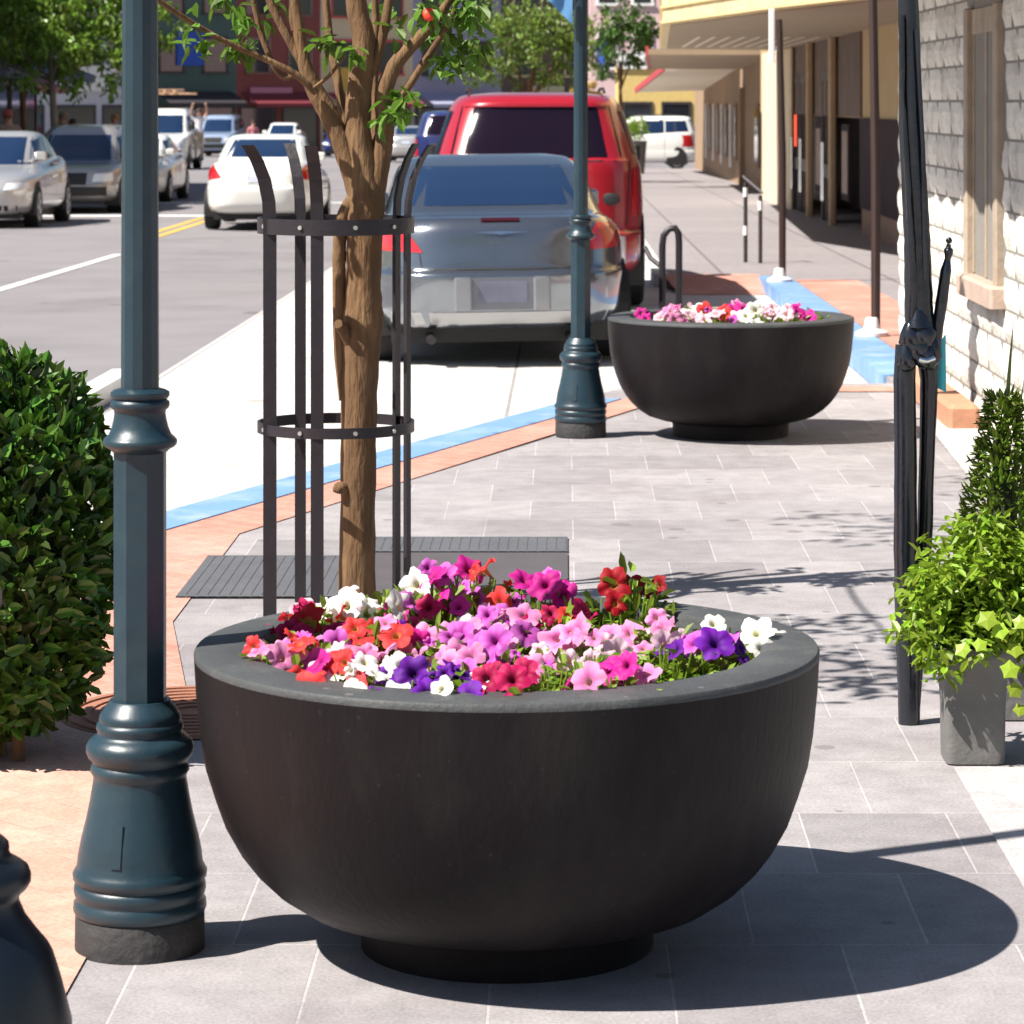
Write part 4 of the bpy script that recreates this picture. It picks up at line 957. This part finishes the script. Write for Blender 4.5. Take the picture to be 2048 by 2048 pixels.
# other traffic
car('white sedan driving away in the traffic lane, left of the tree guard', (515-VPX)*47.2/FPX, 47.2, R(1), m_cwhite, 'sedan', (1.0, 1, 1.03), name='white_sedan', rearq=[[(.56, .79), (.80, .74), (.845, .96), (.72, 1.0)]])
car('pale silver sedan parked facing us at the left edge', -9.25, 53.1, R(180), m_champ, 'sedan', (1.02, 1, 1.08), name='parked_sedan')
car('taller silver sport utility vehicle parked behind the pale silver sedan', -9.05, 60.8, R(180), m_gold, 'suv', (.93, .9, .84), name='parked_suv')
car('white sedan parked on the left behind the tall silver vehicle', -9.1, 68.5, R(180), m_cwhite, 'sedan', name='parked_sedan')
car('white van with loaded roof rack driving towards us', (352-VPX)*112/FPX, 112.3, R(180), m_cwhite, 'suv', (1., 1., 1.12), cat='van', name='white_van')
car('grey blue sport utility vehicle stopped behind the white van', (457-VPX)*153/FPX, 153, R(178), m_bluegrey, 'suv', (1., 1, 1.05), name='parked_suv')
car('small white car far down the street behind the white sedan', (580-VPX)*146/FPX, 146, R(178), m_cwhite, 'sedan', (1.05, 1, 1.15), name='small_car')
car('navy car half hidden by the tree trunk far down the street', (692-VPX)*150/FPX, 150, R(180), m_navyc, 'sedan', (1, 1, 1.05), name='navy_car')
car('silver sedan with bright red tail lights, seen between trunk and red vehicle', (812-VPX)*126/FPX, 126, R(-1), m_champ, 'sedan', (1.02, 1, 1.05), name='silver_sedan')
car('dark blue pickup with a white mirror just left of the red vehicle', (905-VPX)*74/FPX, 74, R(0), m_navyc, 'suv', (1, 1, 1.0), cat='pickup', name='blue_pickup')
car('boxy white vehicle crossing the end of the pavement', 4.65, 107.5, R(90), m_cwhite, 'suv', (1., .8, .97), cat='jeep', name='white_jeep')
# load on the van's roof
q = MB(); y = 111; c = at(330, 182, y)
for i in range(4): q.tube([c+Vector((-.7+i*.35, -.2, .0)), c+Vector((-.7+i*.35, 2.4, .02))], .06, 8)
q.box(c.x-.9, c.x+.9, c.y, c.y+.08, c.z-.12, c.z-.06); q.box(c.x-.9, c.x+.9, c.y+2, c.y+2.08, c.z-.12, c.z-.06)
tag(q.build('roof_load', M('timber_load', (.55, .33, .2), .8)), 'bundle of pale timber strapped on the van roof', 'timber')

# ---------------------------------------------------------------- street furniture in the distance
o = Vector((.83, 24.2, 0)); hp = MB()
hp.tube([o+Vector(p) for p in ((-.07, 0, zg(24)), (-.07, 0, .52), (-.06, 0, .60), (-.02, 0, .65), (.03, 0, .66), (.055, 0, .62), (.06, 0, .55), (.06, 0, zg(24)))], .027, 10)
hp.tube([o+Vector(p) for p in ((-.07, 0, .35), (-.16, .1, .42), (-.2, .2, .5))], .018, 8)
tag(hp.build('bike_rack', m_iron, None, smooth=50), 'black bent pipe bike rack hoop behind the far bowl planter', 'bike rack')
t = thing('sign_stand', 'two legged low stand with a slanted grey plate in front of the marquee', 'stand', (2.03, 34, zg(34)))
q = MB(); q.tube([(-.05, 0, 0), (-.05, 0, .88)], .022, 8); q.build('leg', m_dark, t); q = MB(); q.tube([(.1, -.2, 0), (.1, -.2, .74)], .022, 8); q.build('leg', m_dark, t)
q = MB(); q.add([(-.08, .05, .93), (-.08, -.05, .93), (.13, -.25, .75), (.13, -.15, .75), (-.08, .05, .96), (-.08, -.05, .96), (.13, -.25, .78), (.13, -.15, .78)], [(0, 1, 2, 3), (7, 6, 5, 4), (0, 4, 5, 1), (2, 6, 7, 3), (1, 5, 6, 2), (0, 3, 7, 4)]); q.build('plate', M('grey_plate', (.12, .11, .12), .5), t)
q = MB()
for z, dx, dy in ((.30, -.05, 0), (.72, -.05, 0), (.58, .1, -.2)): q = MB(); q.lathe([(.026, z), (.026, z+.10)], 8, (dx, dy, 0)); q.build('reflector', m_white, t)

# ---------------------------------------------------------------- distant trees
def tree(label, X, Y, z0, trunk_h, trunk_r, blobs, n, L, leaf, bark=m_bark2, name='street_tree', lean=0, group=None, seed=1):
    r_ = random.Random(seed); t = thing(name, label, 'tree', (X, Y, z0), 0, group)
    tb = MB(); tb.tube([(lean*u*trunk_h+.03*math.sin(5*u), .03*math.cos(4*u), u*trunk_h) for u in [i/8 for i in range(9)]], [trunk_r*(1.15-.5*i/8) for i in range(9)], 9, wob=.05)
    top = Vector((lean*trunk_h, 0, trunk_h*.8))
    for (c, r) in blobs: tb.tube([top, top.lerp(Vector(c), .5)+Vector((0, 0, .1)), Vector(c)], [trunk_r*.5, trunk_r*.3, trunk_r*.12], 6)
    tb.build('trunk', bark, t, smooth=60)
    lf = MB(); tot = sum(r**2 for c, r in blobs)
    for (c, r) in blobs:
        m = int(n*r*r/tot); k = max(3, m//26)
        for j in range(k):
            v = Vector((r_.gauss(0, 1), r_.gauss(0, 1), r_.gauss(0, 1))).normalized()*r*(r_.random()**.4)
            leaves(lf, Vector(c)+v, r*.22, m//k, L, r_, droop=.4)
    lf.build('crown', leaf, t); return t
tree('big leafy tree with a grey trunk over the cars parked on the left', -10.4, 63, zr(63)+.1, 3.0, .085, [((-1.2, 0, 3.3), 1.15), ((.2, -.3, 3.1), 1.1), ((1.3, 0, 3.0), .95), ((-.6, .2, 4.3), 1.3), ((.8, .2, 4.2), 1.2), ((-2.0, .2, 2.9), .75), ((1.9, 0, 3.7), .8)], 9000, .15, M('left_tree_leaf', (.15, .26, .03), .4, trans=.3, island=.5), seed=3)
tree('second street tree on the left, a slim trunk at the picture edge', -11.9, 68, zr(68)+.1, 3.2, .07, [((-.6, 0, 3.5), 1.2), ((.6, 0, 3.8), 1.2), ((-1.0, 0, 2.7), .6), ((0, 0, 4.6), 1.2)], 5000, .15, m_leafA, m_bark, seed=5)
tree('airy many stemmed tree above the red vehicle', -.9, 78, zg(78), 2.6, .09, [((-1.0, 0, 3.0), .8), ((.1, 0, 3.2), .9), ((1.0, 0, 2.95), .75), ((.4, .2, 4.1), 1.1), ((-.8, 0, 4.0), 1.0), ((1.3, 0, 3.8), .8)], 4600, .13, M('mid_tree_leaf', (.16, .24, .035), .45, trans=.35, island=.6), m_bark, seed=8)
tree('slim young tree with pale pink blossom right of the middle lamp post', 1.30, 72, zg(72), 2.9, .055, [((-.2, 0, 3.15), .62), ((.45, 0, 3.35), .6), ((.1, 0, 3.8), .8)], 2000, .13, M('right_tree_leaf', (.06, .13, .02), .45, trans=.3, island=.6), m_bark, seed=12)
tree('yellow leaved little tree behind the red vehicle', 1.0, 118, zg(118), 1.6, .06, [((0, 0, 2.2), .7), ((.4, 0, 1.8), .6), ((-.3, 0, 2.7), .6)], 1100, .16, m_leafY, m_bark, seed=14)
t = thing('potted_shrub', 'small bright green shrub in a grey tub beside the slim young tree', 'shrub', (2.1, 92, zg(92)))
q = MB(); q.lathe([(.25, 0), (.33, .95), (.36, .97), (.3, .98)], 20); q.build('tub', m_pot, t, smooth=40)
lf = MB(); leaves(lf, (0, 0, 1.35), .42, 500, .1, random.Random(2)); lf.build('foliage', m_leafC, t)

# ---------------------------------------------------------------- buildings in the distance
def facade(label, p0, p1, z0, H, wall, floors=2, bay=2.6, seed=0, awn=None, trim=m_cream, sign=None, name='shop_building', depth=9):
    """Box building whose street front runs p0 -> p1 (front faces to the right of that direction)."""
    r_ = random.Random(seed); d = Vector((p1[0]-p0[0], p1[1]-p0[1], 0)); W = d.length; ang = math.atan2(d.y, d.x)
    t = thing(name, label, 'building', (p0[0], p0[1], z0), ang)
    b = MB(); b.box(0, W, 0, depth, -1, H); b.build('wall', wall, t)
    b = MB(); b.box(-.1, W+.1, -.18, depth+.1, H, H+.35); b.box(-.05, W+.05, -.1, -.001, H-.35, H-.001); b.build('cornice', trim, t)
    n = max(1, int(W/bay)); bw = W/n
    for i in range(n):
        x0 = i*bw
        f = MB(); a, c = x0+.18, x0+bw-.18                       # shopfront
        door = r_.random() < .35
        f.box(a, a+.1, -.06, 0, .0, 2.5); f.box(c-.1, c, -.06, 0, .0, 2.5); f.box(a+.1, c-.1, -.06, 0, 2.38, 2.5); f.box(a+.1, c-.1, -.06, 0, 0, .12 if door else .55)
        o = f.build('door' if door else 'shop_window', m_dark, t)
        q = MB(); q.box(a+.1, c-.1, -.03, -.002, .12 if door else .55, 2.38); q.build('pane', m_glass, o)
        for fl in range(1, floors):
            zz = 1.2+fl*3.1
            f = MB(); a2, c2 = x0+bw*.25, x0+bw*.75
            f.box(a2-.1, a2, -.07, 0, zz, zz+1.7); f.box(c2, c2+.1, -.07, 0, zz, zz+1.7); f.box(a2-.1, c2+.1, -.08, 0, zz+1.7, zz+1.85); f.box(a2-.15, c2+.15, -.14, 0, zz-.12, zz)
            o = f.build('window', trim, t); q = MB(); q.box(a2, c2, -.03, -.002, zz, zz+1.7); q.box(a2, c2, -.05, -.031, zz+.82, zz+.88); q.build('pane', m_glass, o)
    if awn:
        q = MB(); rows = []
        for j in range(4): u = j/3; rows.append([(.3+(W-.6)*i/20, -1.6*u, 3.25-.6*u) for i in range(21)])
        rows.append([(.3+(W-.6)*i/20, -1.6, 2.45) for i in range(21)])
        q.grid(rows); q.build('awning', awn, t)
    if sign:
        for (x, z, w_, h, m_) in sign:
            q = MB(); q.bbox(x, x+w_, -.16, -.02, z, z+h, .02); q.build('sign_board', m_, t)
    return t
brickm = MBRICK('dark_brick', (.16, .07, .05), (.12, .05, .04), (.2, .16, .13), .22, .075, .01)
mm = lambda n, c: M(n, c, .8, var=.12)
facade('dark shop building behind the trees on the left, nearest of its row', (-12.6, 54), (-14, 82), zg(64), 6.5, mm('charcoal_wall', (.06, .055, .06)), seed=1, trim=m_dark, awn=mm('navy_canvas', (.04, .06, .12)))
facade('brown brick shop building on the left past the dark one', (-16.5, 83), (-20.5, 118), zg(95), 5, brickm, seed=2, trim=mm('grey_trim', (.4, .4, .42)), awn=mm('maroon_canvas', (.25, .04, .05)))
# block closing the view, each front turned a little away from the sun
FP = [(-31, 154), (-21.6, 161), (-17.4, 164.2), (-13.2, 167.4), (-8.4, 171), (-3.6, 174.6), (2.2, 178.5)]
FS = [('pale grey panelled building above the white van', mm('grey_panel', (.42, .43, .47)), None, [(7.5, 3.2, 2.2, 1.4, mm('sign_white', (.6, .6, .58)))], m_cream),
 ('dark green fronted building with a round blue sign board', mm('dark_green_wall', (.05, .09, .08)), mm('black_canvas', (.03, .025, .03)), [(1.6, 4.6, 1.6, 1.8, mm('sign_blue', (.02, .07, .35)))], m_dark),
 ('maroon building left of the tree limbs', mm('maroon_wall', (.18, .045, .04)), mm('dark_red_canvas', (.16, .02, .03)), [(.8, 2.7, 2.6, .8, mm('sign_pink', (.45, .18, .25)))], brickm),
 ('cream and red striped building behind the tree limbs', mm('cream_wall', (.5, .42, .28)), mm('crimson_canvas', (.28, .03, .07)), [(1.2, 2.6, .8, 2.0, mm('sign_yellow', (.5, .33, .06)))], m_redtrim),
 ('lilac grey building with a slanted canopy right of the trunk', mm('lilac_wall', (.26, .25, .34)), mm('lavender_canvas', (.30, .30, .42)), [(1.0, 4.0, 1.8, 1.0, mm('sign_slate', (.2, .3, .33)))], m_dark),
 ('brown building in the shade behind the airy tree', mm('brown_wall', (.11, .075, .06)), mm('slate_canvas', (.08, .07, .11)), [(2., 3., 2.2, .7, mm('sign_cream', (.6, .5, .3)))], m_cream)]
for i, (lb, wm, aw, sg, tm) in enumerate(FS):
    facade(lb, FP[i], FP[i+1], zr(FP[i][1]), 9.5, wm, 3, 2.4, seed=i+20, awn=aw, sign=sg, trim=tm)
facade('sunlit white and pink building at the end of the street', (1.2, 150), (4.6, 150), zr(150), 9, mm('pink_wall', (.62, .44, .44)), 3, 1.6, seed=31, trim=m_white, sign=[(.3, 4.3, .5, 1.2, mm('sign_cobalt', (.04, .1, .5)))], depth=8)
facade('sunlit yellow building just left of the tan building', (2.2, 128), (5.4, 128), zr(128), 4.2, mm('yellow_wall', (.62, .45, .16)), 1, 1.6, seed=33, trim=m_white, depth=8)
facade('dark grey building across the far street corner', (5.5, 126), (12, 126), zr(126), 8, mm('dark_grey_wall', (.10, .095, .11)), 2, 2, seed=34, trim=m_dark)

# ---------------------------------------------------------------- people
def person(label, X, Y, z, height, top_c, leg_c, hair_c, pose='stand', rz=0, cap=None):
    t = thing('person', label, 'person', (X, Y, z), rz); k = height/1.75
    J = {'pelvis': (0, 0, .93), 'waist': (0, 0, 1.1), 'chest': (0, 0, 1.32), 'neck': (0, 0, 1.47), 'head': (0, -.01, 1.57), 'top': (0, 0, 1.68)}
    rad = {'pelvis': .14, 'waist': .12, 'chest': .145, 'neck': .055, 'head': .085, 'top': .07}
    E = [('pelvis', 'waist'), ('waist', 'chest'), ('chest', 'neck'), ('neck', 'head'), ('head', 'top')]
    for s, n in ((-1, 'l'), (1, 'r')):
        if pose == 'reach': arm = [(.19, 0, 1.40), (.27, -.08, 1.62), (.22, -.2, 1.84), (.2, -.24, 1.93)]
        elif pose == 'hips': arm = [(.19, 0, 1.40), (.32, .05, 1.16), (.2, -.08, 1.0), (.16, -.11, .97)]
        else: arm = [(.19, 0, 1.40), (.24, .02, 1.13), (.24, -.06, .89), (.235, -.08, .80)]
        leg = [(.09, 0, .86), (.105, -.02+.03*s, .48), (.11, .02+.05*s, .09), (.12, -.12+.05*s, .04)]
        prev = 'chest'
        for i, (p, r_) in enumerate(zip(arm, (.062, .045, .036, .04))):
            nm = f'a{n}{i}'; J[nm] = (p[0]*s, p[1], p[2]); rad[nm] = r_; E.append((prev, nm)); prev = nm
        prev = 'pelvis'
        for i, (p, r_) in enumerate(zip(leg, (.09, .062, .045, .045))):
            nm = f'l{n}{i}'; J[nm] = (p[0]*s, p[1], p[2]); rad[nm] = r_; E.append((prev, nm)); prev = nm
    names = list(J); me = bpy.data.meshes.new('body'); me.from_pydata([tuple(c*k for c in J[n]) for n in names], [(names.index(a), names.index(b)) for a, b in E], [])
    o = bpy.data.objects.new('body', me); COL.objects.link(o)
    md = o.modifiers.new('skin', 'SKIN'); md.use_smooth_shade = True
    for i, n in enumerate(names): me.skin_vertices[0].data[i].radius = (rad[n]*k, rad[n]*k*(.75 if n in ('chest', 'waist', 'pelvis') else 1)); me.skin_vertices[0].data[i].use_root = (n == 'pelvis')
    o.modifiers.new('sub', 'SUBSURF').levels = 2
    dg = bpy.context.evaluated_depsgraph_get(); nm_ = bpy.data.meshes.new_from_object(o.evaluated_get(dg)); o.modifiers.clear(); o.data = nm_; nm_.name = 'body'
    for m_ in (m_skin, cloth('shirt', top_c), cloth('trousers', leg_c), m_black): nm_.materials.append(m_)
    for p in nm_.polygons:
        c = p.center/k; p.use_smooth = True
        if c.z > 1.46 and abs(c.x) < .14 and pose != 'reach' or c.z > 1.49: p.material_index = 0
        elif c.z > .96 and not (abs(c.x) > .2 and c.z < 1.2): p.material_index = 1
        elif abs(c.x) > .19: p.material_index = 0
        elif c.z > .10: p.material_index = 2
        else: p.material_index = 3
    o.parent = t
    h = MB(); h.lathe([(.088*k, 1.56*k), (.098*k, 1.62*k), (.092*k, 1.69*k), (.06*k, 1.735*k), (.01*k, 1.75*k)], 14, (0, .012, 0)); h.build('cap' if cap else 'hair', cloth('hair', cap or hair_c), t, smooth=True)
    f = MB(); f.box(-.055*k, .055*k, -.10*k, -.085*k, 1.585*k, 1.61*k); f.box(-.012*k, .012*k, -.112*k, -.09*k, 1.545*k, 1.585*k); f.build('face_features', m_black if cap else m_skin, t)
    return t
person('person in white shirt and khaki shorts reaching up beside the white van', (398-VPX)*109/FPX, 109, zr(109)+.30, 1.85, (.75, .75, .78), (.5, .4, .28), (.05, .03, .02), 'reach', R(10))
person('person in a red cap and sunglasses behind the pale silver sedan', (16-VPX)*61.5/FPX, 61.5, zg(62), 1.80, (.3, .22, .18), (.05, .05, .07), (.05, .03, .02), 'hips', R(25), cap=(.35, .08, .06))
person('person in a grey shirt under the big tree on the left', (126-VPX)*68/FPX, 68, zg(68), 1.76, (.22, .2, .2), (.06, .06, .08), (.25, .18, .12), 'stand', R(-20))
person('person in a pink shirt right of the grey shirted one on the left', (146-VPX)*70/FPX, 70, zg(70), 1.62, (.55, .12, .14), (.08, .08, .12), (.04, .03, .02), 'stand', R(40))
person('person in an orange red top just left of the near lamp post', (230-VPX)*75/FPX, 75, zg(75), 1.75, (.75, .16, .08), (.6, .2, .1), (.3, .15, .06), 'hips', R(0))
person('person in pink walking between the far cars', (506-VPX)*140/FPX, 140, zr(140), 1.75, (.55, .2, .22), (.1, .08, .1), (.05, .03, .02), 'stand', R(15))
